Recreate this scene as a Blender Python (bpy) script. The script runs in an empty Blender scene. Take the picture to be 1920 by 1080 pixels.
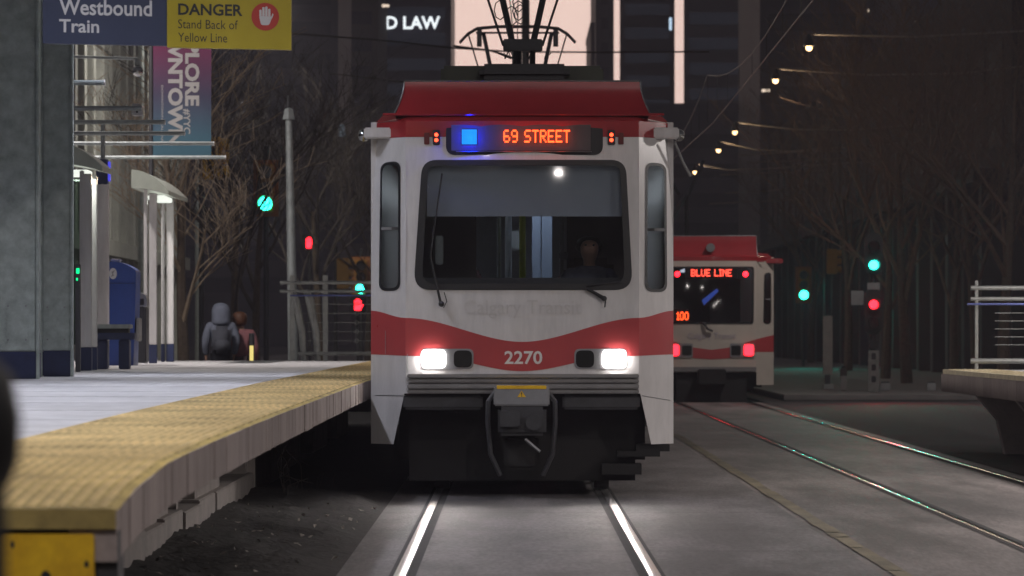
import bpy, bmesh, math, random
import numpy as np
from mathutils import Vector, Matrix
random.seed(7)
R = math.radians
sc = bpy.context.scene
C = sc.collection

# ------------------------------------------------------------------ camera, sky, sun, exposure
CAMZ = 1.43
HAZE = .00055
F = 8000.0          # focal length in photo pixels (photo 1920 wide)
cam = bpy.data.cameras.new('camera'); cam_o = bpy.data.objects.new('camera', cam); C.objects.link(cam_o)
cam.sensor_width = 36; cam.lens = 36 * F / 1920; cam.shift_y = 85 / 1920
cam.clip_start = 0.5; cam.clip_end = 3000
cam_o.location = (0, 0, CAMZ); cam_o.rotation_euler = (R(90), 0, 0)
cam.dof.use_dof = True; cam.dof.focus_distance = 37.5; cam.dof.aperture_fstop = 6.0
sc.camera = cam_o

w = bpy.data.worlds.new('World'); sc.world = w; w.use_nodes = True
nt = w.node_tree; nt.nodes.clear()
sky = nt.nodes.new('ShaderNodeTexSky'); sky.sky_type = 'NISHITA'; sky.sun_disc = False
sky.sun_elevation = R(3.5); sky.sun_rotation = R(0); sky.air_density = 1.6; sky.dust_density = 3.0; sky.ozone_density = 3.0
tint = nt.nodes.new('ShaderNodeMix'); tint.data_type = 'RGBA'; tint.blend_type = 'MULTIPLY'
tint.inputs[0].default_value = 1.0; tint.inputs[7].default_value = (1.0, 0.885, 0.87, 1)
hs_n = nt.nodes.new('ShaderNodeHueSaturation'); hs_n.inputs['Saturation'].default_value = .28
bg = nt.nodes.new('ShaderNodeBackground'); bg.inputs[1].default_value = 0.074
out = nt.nodes.new('ShaderNodeOutputWorld')
nt.links.new(sky.outputs[0], hs_n.inputs['Color']); nt.links.new(hs_n.outputs[0], tint.inputs[6]); nt.links.new(tint.outputs[2], bg.inputs[0]); nt.links.new(bg.outputs[0], out.inputs[0])

sun = bpy.data.lights.new('sun', 'SUN'); sun.energy = 0.03; sun.angle = R(2); sun.color = (1, .7, .5)
sun_o = bpy.data.objects.new('sun', sun); C.objects.link(sun_o)
sun_o.rotation_euler = (R(-89.7), 0, 0); sun_o.location = (0, 60, 60)      # shines from beyond the far end of the street

sc.view_settings.view_transform = 'Standard'; sc.view_settings.look = 'None'
sc.view_settings.gamma = 1; sc.view_settings.exposure = 0.0
sc.render.resolution_x = 1024; sc.render.resolution_y = 576
try:
    sc.cycles.max_bounces = 6; sc.cycles.transparent_max_bounces = 8
    sc.cycles.sample_clamp_indirect = 3.0; sc.cycles.caustics_reflective = False; sc.cycles.caustics_refractive = False
except Exception: pass

def PX(px, Y): return (px - 960) * Y / F
def PZ(py, Y): return CAMZ + (625 - py) * Y / F

# ------------------------------------------------------------------ materials
MATS = {}
def mat(name, col, rough=.6, metal=0.0, var=.25, scale=4.0, bump=0.0, bscale=60.0, spec=.5, stretch=(1, 1, 1), emit=None, estr=0, island=0.0, coat=0.0, lo=.3, hi=.7, fine=0.0, fscale=70.0):
    if name in MATS: return MATS[name]
    m = bpy.data.materials.new(name); m.use_nodes = True; n = m.node_tree; b = n.nodes['Principled BSDF']
    b.inputs['Roughness'].default_value = rough; b.inputs['Metallic'].default_value = metal
    b.inputs['Specular IOR Level'].default_value = spec; b.inputs['Coat Weight'].default_value = coat
    b.inputs['Base Color'].default_value = (*col, 1)
    tc = n.nodes.new('ShaderNodeTexCoord'); mp = n.nodes.new('ShaderNodeMapping'); mp.inputs['Scale'].default_value = stretch
    n.links.new(tc.outputs['Object'], mp.inputs[0])
    if var > 0:
        no = n.nodes.new('ShaderNodeTexNoise'); no.inputs['Scale'].default_value = scale; no.inputs['Detail'].default_value = 6; no.inputs['Roughness'].default_value = .65
        n.links.new(mp.outputs[0], no.inputs['Vector'])
        cr = n.nodes.new('ShaderNodeValToRGB'); e = cr.color_ramp.elements
        e[0].position = lo; e[1].position = hi
        e[0].color = (*[c * (1 - var) for c in col], 1); e[1].color = (*[min(1, c * (1 + var)) for c in col], 1)
        n.links.new(no.outputs['Fac'], cr.inputs[0]); src = cr.outputs[0]
        if island > 0:
            g = n.nodes.new('ShaderNodeNewGeometry'); mr = n.nodes.new('ShaderNodeMapRange')
            mr.inputs[3].default_value = 1 - island; mr.inputs[4].default_value = 1 + island
            n.links.new(g.outputs['Random Per Island'], mr.inputs[0])
            mx = n.nodes.new('ShaderNodeVectorMath'); mx.operation = 'SCALE'
            n.links.new(src, mx.inputs[0]); n.links.new(mr.outputs[0], mx.inputs['Scale']); src = mx.outputs[0]
        if fine > 0:
            nf = n.nodes.new('ShaderNodeTexNoise'); nf.inputs['Scale'].default_value = fscale; nf.inputs['Detail'].default_value = 3
            n.links.new(mp.outputs[0], nf.inputs['Vector']); mf = n.nodes.new('ShaderNodeMapRange'); mf.inputs[1].default_value = .35; mf.inputs[2].default_value = .65
            mf.inputs[3].default_value = 1 - fine; mf.inputs[4].default_value = 1 + fine; n.links.new(nf.outputs['Fac'], mf.inputs[0])
            ms_ = n.nodes.new('ShaderNodeVectorMath'); ms_.operation = 'SCALE'; n.links.new(src, ms_.inputs[0]); n.links.new(mf.outputs[0], ms_.inputs['Scale']); src = ms_.outputs[0]
        n.links.new(src, b.inputs['Base Color'])
        mr2 = n.nodes.new('ShaderNodeMapRange'); mr2.inputs[3].default_value = max(.02, rough * .8); mr2.inputs[4].default_value = min(1, rough * 1.2)
        n.links.new(no.outputs['Fac'], mr2.inputs[0]); n.links.new(mr2.outputs[0], b.inputs['Roughness'])
    if bump > 0:
        nb = n.nodes.new('ShaderNodeTexNoise'); nb.inputs['Scale'].default_value = bscale; nb.inputs['Detail'].default_value = 4
        n.links.new(mp.outputs[0], nb.inputs['Vector'])
        bp = n.nodes.new('ShaderNodeBump'); bp.inputs['Strength'].default_value = bump; bp.inputs['Distance'].default_value = .02
        n.links.new(nb.outputs['Fac'], bp.inputs['Height']); n.links.new(bp.outputs[0], b.inputs['Normal'])
    if emit:
        b.inputs['Emission Color'].default_value = (*emit, 1); b.inputs['Emission Strength'].default_value = estr
    MATS[name] = m; return m
def emitm(name, col, strength): return mat(name, (.02, .02, .02), .4, var=0, emit=col, estr=strength)
def glassm(name, tintc=(.75, .78, .8), refl=.08, rough=.02):
    if name in MATS: return MATS[name]
    m = bpy.data.materials.new(name); m.use_nodes = True; n = m.node_tree; n.nodes.clear()
    t = n.nodes.new('ShaderNodeBsdfTransparent'); t.inputs[0].default_value = (*tintc, 1)
    g = n.nodes.new('ShaderNodeBsdfGlossy'); g.inputs['Roughness'].default_value = rough
    mx = n.nodes.new('ShaderNodeMixShader'); mx.inputs[0].default_value = refl
    o = n.nodes.new('ShaderNodeOutputMaterial')
    n.links.new(t.outputs[0], mx.inputs[1]); n.links.new(g.outputs[0], mx.inputs[2]); n.links.new(mx.outputs[0], o.inputs[0])
    MATS[name] = m; return m

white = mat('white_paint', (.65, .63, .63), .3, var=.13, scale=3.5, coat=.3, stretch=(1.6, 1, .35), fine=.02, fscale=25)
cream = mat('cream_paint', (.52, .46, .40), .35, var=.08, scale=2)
red = mat('red_paint', (.33, .024, .03), .25, var=.1, scale=2, coat=.4)
redst = mat('red_stripe_paint', (.42, .055, .06), .3, var=.08, scale=2, coat=.3)  # red washed out a little, for the headlight veil over the stripe
grey_t = mat('grey_trim', (.25, .25, .26), .4, var=.12, scale=5)
bumper_m = mat('bumper_grey', (.21, .20, .20), .45, var=.15, scale=6)
black = mat('black_rubber', (.012, .012, .014), .5, var=.2)
blackgloss = mat('black_gloss_panel', (.012, .012, .014), .4, var=.1, spec=.25)
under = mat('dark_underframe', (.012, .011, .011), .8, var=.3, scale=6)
steel = mat('steel_part', (.32, .32, .33), .4, metal=.8, var=.2, scale=8)
darksteel = mat('dark_steel', (.05, .05, .055), .5, metal=.3, var=.2, scale=8)
column_m = mat('weathered_column_steel', (.42, .475, .46), .6, metal=.15, var=.3, scale=7, bump=.1)
galv = mat('galvanised_steel', (.34, .37, .37), .5, metal=.35, var=.22, scale=9, bump=.1)
navy = mat('navy_paint', (.02, .03, .09), .45, var=.2, scale=8)
railpipe = mat('galvanised_pipe', (.30, .31, .30), .45, metal=.3, var=.2, scale=10)
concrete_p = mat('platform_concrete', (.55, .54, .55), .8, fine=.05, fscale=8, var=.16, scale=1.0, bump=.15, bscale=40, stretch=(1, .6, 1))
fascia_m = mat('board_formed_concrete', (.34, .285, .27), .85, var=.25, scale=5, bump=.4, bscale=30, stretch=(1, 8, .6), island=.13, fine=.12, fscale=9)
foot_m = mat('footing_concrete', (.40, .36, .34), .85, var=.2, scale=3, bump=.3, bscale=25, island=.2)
tact_m = mat('tactile_yellow', (.44, .33, .11), .75, var=.45, scale=1.6, fine=.15, fscale=14, bump=.1, bscale=80)
yplate = mat('yellow_plate', (.92, .50, .01), .5, var=.25, scale=10)
soil = mat('soil', (.022, .019, .017), .95, var=.5, scale=3, bump=1.0, bscale=14)
asphalt = mat('asphalt', (.045, .044, .045), .85, spec=.15, var=.3, scale=2, bump=.3, bscale=90)
slab = mat('track_concrete', (.13, .12, .12), .62, spec=.25, fine=.16, fscale=30, var=.4, scale=1.1, lo=.4, hi=.62, bump=.25, bscale=35, stretch=(1.0, .22, 1))
slab2 = mat('track_concrete_far', (.13, .115, .11), .62, spec=.25, fine=.14, fscale=24, var=.5, scale=.9, lo=.4, hi=.62, bump=.25, bscale=30, stretch=(1.3, .2, 1))
walk_m = mat('sidewalk_concrete', (.14, .13, .125), .8, var=.2, scale=2)
rail2m = mat('worn_rail', (.20, .185, .185), .1, metal=1.0, var=.1, scale=20, stretch=(1, .05, 1))
railm = mat('polished_rail', (.80, .77, .75), .3, metal=1.0, var=.1, scale=20, stretch=(1, .05, 1))
groove_m = mat('flangeway', (.018, .017, .017), .8, var=.3)
ylinem = mat('worn_yellow_paint', (.165, .14, .09), .85, var=.45, scale=2.5, stretch=(1, .4, 1))
twig_lit = mat('lit_twig_bark', (.36, .28, .20), .9, var=.3, scale=4)  # lamp light on the near tree put into its bark colour
twig_brown = mat('brown_twig_bark', (.16, .11, .08), .9, var=.3, scale=4)  # bark lightened to stand for light on the right trees
bark = mat('bark', (.10, .075, .055), .9, var=.35, scale=12, bump=.5, bscale=30)
twig = mat('dim_twig_bark', (.06, .048, .04), .9, var=.3, scale=4)  # darker bark copy that keeps the left background trees dim
facade_m = mat('facade_stone', (.36, .36, .335), .75, var=.2, scale=1.5)
dglass = mat('dark_window', (.02, .022, .028), .12, var=.2, scale=.5)
tower_m = mat('tower_dark', (.05, .05, .058), .5, var=.2, scale=.05)
tower_b = mat('tower_blue', (.035, .04, .065), .35, var=.2, scale=.05)
tower_o = mat('tower_ochre', (.10, .085, .045), .7, var=.2, scale=.05)
store_m = mat('storefront_stone', (.05, .047, .048), .85, var=.3, scale=1)
sigyellow = mat('signal_yellow', (.34, .17, .012), .45, var=.15)
sigblack = mat('signal_black', (.012, .012, .013), .5, var=.1)
greenE = emitm('green_lamp', (.02, 1.0, .72), 14)
redE = emitm('red_lamp', (1.0, .012, .022), 7)
lampE = emitm('warm_lamp', (1.0, .60, .26), 5)
whiteE = emitm('white_letters', (.9, .97, 1.0), 1.6)
amberE = emitm('amber_led', (1.0, .075, .012), 4.5)
ledred = emitm('red_led', (1.0, .07, .04), 4)
cyanE = emitm('blue_led', (.0, .27, 1.0), 1.3)
blueE = emitm('deep_blue_led', (.0, .005, 1.0), 1.1)
headE = emitm('headlamp', (1.0, .95, .9), 45)
tubeE = emitm('lamp_tube', (.92, .95, 1.0), 12)
offlens = mat('unlit_lens', (.015, .015, .015), .2, var=0)
glass = glassm('windshield_glass', refl=.035, rough=.05)
cglass = glassm('corner_glass', (.5, .49, .47), .03, .08)
sglass = glassm('shelter_glass', (.8, .88, .84), .12)

# ------------------------------------------------------------------ mesh builder
class MB:
    def __init__(s): s.v = []; s.f = []
    def add(s, vs, fs):
        o = len(s.v); s.v += [tuple(v) for v in vs]; s.f += [tuple(i + o for i in f) for f in fs]; return s
    def box(s, x0, x1, y0, y1, z0, z1):
        return s.add([(x0, y0, z0), (x1, y0, z0), (x1, y1, z0), (x0, y1, z0), (x0, y0, z1), (x1, y0, z1), (x1, y1, z1), (x0, y1, z1)],
                     [(0, 3, 2, 1), (4, 5, 6, 7), (0, 1, 5, 4), (1, 2, 6, 5), (2, 3, 7, 6), (3, 0, 4, 7)])
    def bbox(s, x0, x1, y0, y1, z0, z1, b=.01):
        bm = bmesh.new(); bmesh.ops.create_cube(bm, size=1)
        for v in bm.verts: v.co = Vector(((x0 + x1) / 2 + v.co.x * (x1 - x0), (y0 + y1) / 2 + v.co.y * (y1 - y0), (z0 + z1) / 2 + v.co.z * (z1 - z0)))
        bmesh.ops.bevel(bm, geom=bm.edges[:], offset=b, segments=2, affect='EDGES')
        return s.bm(bm)
    def bm(s, bm, M=None):
        bm.verts.index_update(); vs = [(M @ v.co if M else v.co)[:] for v in bm.verts]
        s.add(vs, [[v.index for v in f.verts] for f in bm.faces]); bm.free(); return s
    def tube(s, pts, r, n=8, caps=True):
        pts = [Vector(p) for p in pts]; rs = r if isinstance(r, (list, tuple)) else [r] * len(pts)
        o = len(s.v); up = None
        for i, p in enumerate(pts):
            d = (pts[min(i + 1, len(pts) - 1)] - pts[max(i - 1, 0)]).normalized()
            a = Vector((0, 0, 1)) if abs(d.z) < .95 else Vector((1, 0, 0))
            if up is not None and abs(up.dot(d)) < .95: a = up
            x = d.cross(a).normalized(); y = x.cross(d).normalized(); up = y
            for k in range(n):
                t = 2 * math.pi * k / n; s.v.append((p + (x * math.cos(t) + y * math.sin(t)) * rs[i])[:])
        for i in range(len(pts) - 1):
            for k in range(n):
                k2 = (k + 1) % n; s.f.append((o + i * n + k, o + i * n + k2, o + (i + 1) * n + k2, o + (i + 1) * n + k))
        if caps: s.f.append(tuple(o + k for k in range(n))[::-1]); s.f.append(tuple(o + (len(pts) - 1) * n + k for k in range(n)))
        return s
    def cyl(s, p0, p1, r, n=12, r1=None): return s.tube([p0, p1], [r, r if r1 is None else r1], n)
    def prism(s, poly, fn0, fn1):           # poly of 2D points; two maps 2D -> 3D
        n = len(poly); a = [fn0(*p) for p in poly]; b = [fn1(*p) for p in poly]
        return s.add(a + b, [tuple(range(n)), tuple(range(2 * n - 1, n - 1, -1))] + [(i, (i + 1) % n + 0, n + (i + 1) % n, n + i) for i in range(n)])
    def sphere(s, c, r, n=12, sc3=(1, 1, 1)):
        bm = bmesh.new(); bmesh.ops.create_uvsphere(bm, u_segments=n, v_segments=max(6, n * 2 // 3), radius=r)
        return s.bm(bm, Matrix.Translation(c) @ Matrix.Diagonal((*sc3, 1)))
    def grid(s, us, vs, fn):
        o = len(s.v)
        for u in us:
            for v in vs: s.v.append(tuple(fn(u, v)))
        nv = len(vs)
        for i in range(len(us) - 1):
            for j in range(nv - 1): s.f.append((o + i * nv + j, o + (i + 1) * nv + j, o + (i + 1) * nv + j + 1, o + i * nv + j + 1))
        return s
    def build(s, name, m, parent=None, smooth=False, fix=True):
        root = parent
        while root is not None and root.parent: root = root.parent
        off = root.location if root is not None else Vector((0, 0, 0))
        me = bpy.data.meshes.new(name); me.from_pydata([(v[0] - off.x, v[1] - off.y, v[2] - off.z) for v in s.v], [], s.f)
        if fix:
            bm = bmesh.new(); bm.from_mesh(me); bmesh.ops.recalc_face_normals(bm, faces=bm.faces[:]); bm.to_mesh(me); bm.free()
        me.materials.append(m)
        o = bpy.data.objects.new(name, me); C.objects.link(o)
        if smooth:
            me.polygons.foreach_set('use_smooth', [True] * len(me.polygons)); 
            try: me.set_sharp_from_angle(angle=R(40))
            except Exception: pass
        if parent: o.parent = parent
        return o

def tag(o, label, cat, group=None):
    o['label'] = label; o['category'] = cat
    if group: o['group'] = group
    return o
def thing(name, label, cat, loc, group=None):
    o = bpy.data.objects.new(name, None); o.empty_display_size = .2; C.objects.link(o); o.location = loc
    return tag(o, label, cat, group)
def struct(o): o['kind'] = 'structure'; return o
def stuff(o): o['kind'] = 'stuff'; return o
def copy_thing(src, loc, label, rotz=None, scale=None):
    r = src.copy(); C.objects.link(r); r.location = loc; r['label'] = label
    if rotz is not None: r.rotation_euler = (0, 0, rotz)
    if scale: r.scale = scale
    for ch in list(src.children):
        c = ch.copy(); C.objects.link(c); c.parent = r
        for g in list(ch.children):
            d = g.copy(); C.objects.link(d); d.parent = c
    return r

def rpoly(pts, r, n=5):
    out = []; N = len(pts); rr = r if isinstance(r, (list, tuple)) else [r] * N
    for i in range(N):
        p = Vector(pts[i]); a = Vector(pts[i - 1]) - p; b = Vector(pts[(i + 1) % N]) - p
        if rr[i] <= 0: out.append(tuple(p)); continue
        p0 = p + a.normalized() * rr[i]; p1 = p + b.normalized() * rr[i]
        for k in range(n + 1):
            t = k / n; q = p0 * (1 - t) ** 2 + p * 2 * t * (1 - t) + p1 * t * t; out.append(tuple(q))
    return out
def rect(x0, x1, z0, z1): return [(x0, z0), (x1, z0), (x1, z1), (x0, z1)]
def hit(poly, c, ang):
    d = (math.cos(ang), math.sin(ang)); best = 0
    for i in range(len(poly)):
        ax, ay = poly[i][0] - c[0], poly[i][1] - c[1]; bx, by = poly[(i + 1) % len(poly)][0] - c[0], poly[(i + 1) % len(poly)][1] - c[1]
        ex, ey = bx - ax, by - ay; den = d[0] * ey - d[1] * ex
        if abs(den) < 1e-12: continue
        t = (ax * ey - ay * ex) / den; u = (ax * d[1] - ay * d[0]) / den
        if t > 0 and -1e-6 <= u <= 1 + 1e-6: best = max(best, t)
    return (c[0] + d[0] * best, c[1] + d[1] * best)
def ringface(mb, inner, outer, fn, N=64, K=3):
    c = (sum(p[0] for p in inner) / len(inner), sum(p[1] for p in inner) / len(inner))
    angs = set(round(2 * math.pi * k / N, 5) for k in range(N))
    for p in list(inner) + list(outer): angs.add(round(math.atan2(p[1] - c[1], p[0] - c[0]) % (2 * math.pi), 5))
    angs = sorted(angs); angs = [a for i, a in enumerate(angs) if i == 0 or a - angs[i - 1] > 1e-4]
    o = len(mb.v); n = len(angs)
    for a in angs:
        p = hit(inner, c, a); q = hit(outer, c, a)
        for k in range(K + 1):
            t = k / K; mb.v.append(tuple(fn(p[0] * (1 - t) + q[0] * t, p[1] * (1 - t) + q[1] * t)))
    for i in range(n):
        j = (i + 1) % n
        for k in range(K): mb.f.append((o + i * (K + 1) + k, o + i * (K + 1) + k + 1, o + j * (K + 1) + k + 1, o + j * (K + 1) + k))
    return mb
def fanface(mb, poly, fn, K=4):
    c = (sum(p[0] for p in poly) / len(poly), sum(p[1] for p in poly) / len(poly)); n = len(poly)
    o = len(mb.v); mb.v.append(tuple(fn(*c)))
    for p in poly:
        for k in range(1, K + 1): t = k / K; mb.v.append(tuple(fn(c[0] + (p[0] - c[0]) * t, c[1] + (p[1] - c[1]) * t)))
    for i in range(n):
        j = (i + 1) % n; a = o + 1 + i * K; b = o + 1 + j * K
        mb.f.append((o, a, b))
        for k in range(K - 1): mb.f.append((a + k, a + k + 1, b + k + 1, b + k))
    return mb

def patch(mb, poly, fn, d1, d0):
    fanface(mb, poly, fn(d1), 5); n = len(poly); o = len(mb.v)
    for p in poly: mb.v.append(tuple(fn(d1)(*p))); mb.v.append(tuple(fn(d0)(*p)))
    for i in range(n): j = (i + 1) % n; mb.f.append((o + 2 * i, o + 2 * i + 1, o + 2 * j + 1, o + 2 * j))
    return mb
def text2d(s, bold=0.0):
    cu = bpy.data.curves.new('t', 'FONT'); cu.body = s; cu.size = 1; cu.offset = bold; cu.resolution_u = 3
    cu.extrude = 0
    o = bpy.data.objects.new('t', cu); C.objects.link(o); dg = bpy.context.evaluated_depsgraph_get(); dg.update()
    me = bpy.data.meshes.new_from_object(o.evaluated_get(dg))
    vs = [tuple(v.co) for v in me.vertices]; fs = [tuple(p.vertices) for p in me.polygons]
    bpy.data.objects.remove(o); bpy.data.curves.remove(cu); bpy.data.meshes.remove(me); return vs, fs
def addtext(mb, s, x0, x1, z0, z1, fn, bold=0.0):
    """flat lettering stretched into the box (x0,z0)-(x1,z1), mapped by fn(x,z)"""
    vs, fs = text2d(s, bold); xs = [v[0] for v in vs]; ys = [v[1] for v in vs]
    a, b, c, d = min(xs), max(xs), min(ys), max(ys)
    mb.add([fn(x0 + (v[0] - a) / (b - a) * (x1 - x0), z0 + (v[1] - c) / (d - c) * (z1 - z0)) for v in vs], fs); return mb

FONT = {'6': '01110 10000 10000 11110 10001 10001 01110', '9': '01110 10001 10001 01111 00001 00001 01110', 'S': '01111 10000 10000 01110 00001 00001 11110',
 'T': '11111 00100 00100 00100 00100 00100 00100', 'R': '11110 10001 10001 11110 10100 10010 10001', 'E': '11111 10000 10000 11110 10000 10000 11111',
 'B': '11110 10001 10001 11110 10001 10001 11110', 'L': '10000 10000 10000 10000 10000 10000 11111', 'U': '10001 10001 10001 10001 10001 10001 01110',
 'I': '111 010 010 010 010 010 111', 'N': '10001 11001 10101 10011 10001 10001 10001', '1': '010 110 010 010 010 010 111', '0': '01110 10001 10001 10001 10001 10001 01110', ' ': '000 000 000 000 000 000 000'}
def leds(mb, s, x0, x1, z0, z1, fn, dep=.008):
    cols = []
    for ch in s:
        rows = FONT[ch].split()
        for k in range(len(rows[0])): cols.append([r[k] for r in rows])
        cols.append(['0'] * 7)
    cols = cols[:-1]; dx = (x1 - x0) / len(cols); dz = (z1 - z0) / 7
    for i, col in enumerate(cols):
        for j, b in enumerate(col):
            if b == '1':
                x = x0 + (i + .5) * dx; z = z1 - (j + .5) * dz; hx, hz = dx * .47, dz * .45
                a = [fn(x - hx, z - hz), fn(x + hx, z - hz), fn(x + hx, z + hz), fn(x - hx, z + hz)]
                f = [(p[0], p[1] - dep, p[2]) for p in a]
                mb.add(a + f, [(4, 5, 6, 7), (0, 1, 5, 4), (1, 2, 6, 5), (2, 3, 7, 6), (3, 0, 4, 7)])
    return mb

def lamp(kind, name, loc, energy, col, parent=None, size=.5, sizey=None, rot=(0, 0, 0), spot=None, blend=.5):
    l = bpy.data.lights.new(name, kind); l.energy = energy; l.color = col
    if kind == 'AREA':
        l.size = size
        if sizey: l.shape = 'RECTANGLE'; l.size_y = sizey
    elif kind in ('POINT', 'SPOT'): l.shadow_soft_size = size
    if spot: l.spot_size = spot; l.spot_blend = blend
    o = bpy.data.objects.new(name, l); C.objects.link(o)
    if parent:
        root = parent
        while root.parent: root = root.parent
        o.parent = parent; o.location = Vector(loc) - root.location
    else: o.location = loc
    o.rotation_euler = rot; return o

# ------------------------------------------------------------------ ground, tracks
XT1, XT2 = .09, 4.17
struct(MB().grid([-240, -40, -12, 12, 40, 240], [-60, 0, 40, 80, 120, 200, 400, 870], lambda u, v: (u, v, -.012)).build('ground', asphalt))
struct(MB().grid([-1.04, .09, 2.2], list(range(-5, 72, 3)), lambda u, v: (u, v, -.004)).build('track_slab', slab))
struct(MB().grid([2.2, 5.15], list(range(-5, 120, 5)), lambda u, v: (u, v, -.006)).build('track_slab', slab2))
struct(MB().box(1.85, 2.06, -5, 240, -.003, -.002).build('paving_joint', groove_m)) if False else None
struct(MB().grid([5.16, 8.0], [-5, 20, 54], lambda u, v: (u, v, -.002)).build('soil_strip', soil))
mb = MB(); us = [-2.7 + .083 * i for i in range(21)]; vs = [8 + .16 * i for i in range(190)]
rs = random.Random(3)
def soilz(u, v):
    e = min(1, max(0, (-1.06 - u) / .25)); return (u, v, -.004 + e * (.02 + .05 * rs.random() * rs.random() + .02 * math.sin(u * 5 + v * 1.3)))
struct(mb.grid(us, vs, soilz).build('soil', soil, smooth=True))
for cx in (XT1, XT2):
    for sgn in (-1, 1):
        x = cx + sgn * .753; xi = x - sgn * .067
        mb = MB(); hwid = .034 if cx == XT1 else .017; prof = [(hwid * k / 6, .008 - (.0035 if cx == XT1 else .007) * (k / 6) ** 2) for k in range(-6, 7)]
        mb.grid(range(13), [-4 + 8 * k for k in range(30)], lambda u, v: (x + prof[int(u)][0], v, prof[int(u)][1]))
        struct(mb.build('rail', railm if cx == XT1 else rail2m, smooth=True))
        struct(MB().grid([xi - .028, xi + .028], [-4, 100, 236], lambda u, v: (u, v, .0)).build('flangeway', groove_m))
        xo = x + sgn * .052
        struct(MB().grid([xo - .012, xo + .012], [-4, 100, 236], lambda u, v: (u, v, -.001)).build('rail_seal', groove_m))
# worn yellow line, broken up by wear
mb = MB(); y = 6.0; rn = random.Random(5)
while y < 60:
    l = rn.uniform(.5, 1.6); mb.grid([2.25 + rn.uniform(-.01, .01), 2.37 + rn.uniform(-.01, .01)], [y, y + l], lambda u, v: (u, v, .001)); y += l + rn.uniform(.0, .12)
struct(mb.build('road_marking', ylinem))
# transverse joints of the paving
mb = MB(); y = 4.0
while y < 36:
    mb.grid([-1.04, -.75 + .09 - .06], [y, y + .02], lambda u, v: (u, v, .0005)); mb.grid([-.55, .73], [y, y + .02], lambda u, v: (u, v, .0005)); mb.grid([.95, 2.2], [y, y + .02], lambda u, v: (u, v, .0005)); y += 3.0
struct(mb.build('paving_joints', groove_m))
mb = MB(); rn = random.Random(11)
for k in range(150):
    x = rn.uniform(-2.2, -1.06); y = rn.uniform(11, 34); z = .075; s = rn.uniform(.008, .028); a = rn.uniform(0, 6.3)
    ps = [(x + s * math.cos(a + t) * q, y + s * 1.6 * math.sin(a + t) * q, z + rn.uniform(-.01, .02)) for t, q in ((0, 1), (1.6, .6), (3.1, 1), (4.7, .6))]
    mb.add(ps, [(0, 1, 2, 3)])
lit = mat('dry_litter', (.40, .36, .32), .8, var=.3)
o = stuff(mb.build('litter', lit)); tag(o, 'scattered dry leaves and paper scraps on the dark soil under the platform edge', 'litter')
# sidewalks
struct(MB().bbox(5.8, 14.9, 91, 300, -.01, .12, .02).build('sidewalk', walk_m))
struct(MB().bbox(-14, -5.6, 67.5, 300, -.01, .14, .02).build('sidewalk', walk_m))

# ------------------------------------------------------------------ left platform
XE = -1.31
prof = [(14.15, .842), (14.95, .897), (16.3, .940), (18.5, .957), (20.9, .967), (23.7, .976), (27.1, .983), (36.2, .998), (50, 1.0), (67, 1.0)]
def pz(y):
    if y <= prof[0][0]: return prof[0][1]
    for (a, za), (b, zb) in zip(prof, prof[1:]):
        if y <= b: return za + (zb - za) * (y - a) / (b - a)
    return 1.0
plat = thing('station_platform', 'raised concrete station platform with yellow tactile edge left of the track', 'platform', (XE, 14.15, 0))
ys = []; y = 14.17
while y < 67: ys.append(y); y += .3
ys.append(67)
mb = MB().grid([-12, -7, -4.5, -2.17], ys, lambda u, v: (u, v, pz(v)))
mb.grid([-12, -2.17], [14.17, 67], lambda u, v: (u, v, pz(v) - .25)); mb.box(-12, -2.17, 66.9, 67.0, .2, .995); mb.box(-12, -2.17, 14.18, 14.2, .4, .835)
mb.build('deck', concrete_p, plat)
mb = MB(); y = 15.4
while y < 67: mb.box(-12, -2.18, y, y + .007, pz(y) - .01, pz(y) + .0012); y += 2.4
for x in (-4.0, -6.0): mb.grid([x, x + .008], ys, lambda u, v: (u, v, pz(v) + .0012))
mb.build('expansion_joint', mat('joint_sealant', (.33, .33, .34), .8, var=.3), plat)
# tactile strip: base sheet and truncated domes
mb = MB().grid([-2.168, XE - .03], ys, lambda u, v: (u, v, pz(v) + .006)); mb.grid([XE - .03, XE - .002], ys, lambda u, v: (u, v, pz(v) + .004 - (u - XE + .03) * .25))
mb.box(-2.168, XE - .004, 14.13, 14.172, pz(14.1) - .06, pz(14.1) + .005)
mb.build('tactile_strip', tact_m, plat, fix=False); mb = MB()
nx = 17; pitch = (2.168 - .05 + XE) / nx
y = 14.22
while y < 66.9:
    for i in range(nx):
        x = -2.15 + (i + .5) * pitch; z = pz(y) + .006
        n = 6 if y < 30 else 4; a0 = [(x + .018 * math.cos(2 * math.pi * k / n), y + .018 * math.sin(2 * math.pi * k / n), z) for k in range(n)]
        a1 = [(x + .009 * math.cos(2 * math.pi * k / n), y + .009 * math.sin(2 * math.pi * k / n), z + .0095) for k in range(n)]
        mb.add(a0 + a1, [(k, (k + 1) % n, n + (k + 1) % n, n + k) for k in range(n)] + [tuple(range(n, 2 * n))])
    y += pitch if y < 40 else pitch * 2
mb.build('tactile_domes', mat('worn_dome_yellow', (.62, .48, .24), .7, var=.42, scale=1.8), plat, fix=False)
mb = MB(); y = 14.7
while y < 66: mb.box(-2.166, XE - .032, y, y + .006, pz(y) - .01, pz(y) + .0068); y += .61
mb.build('tile_joint', groove_m, plat)
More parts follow.
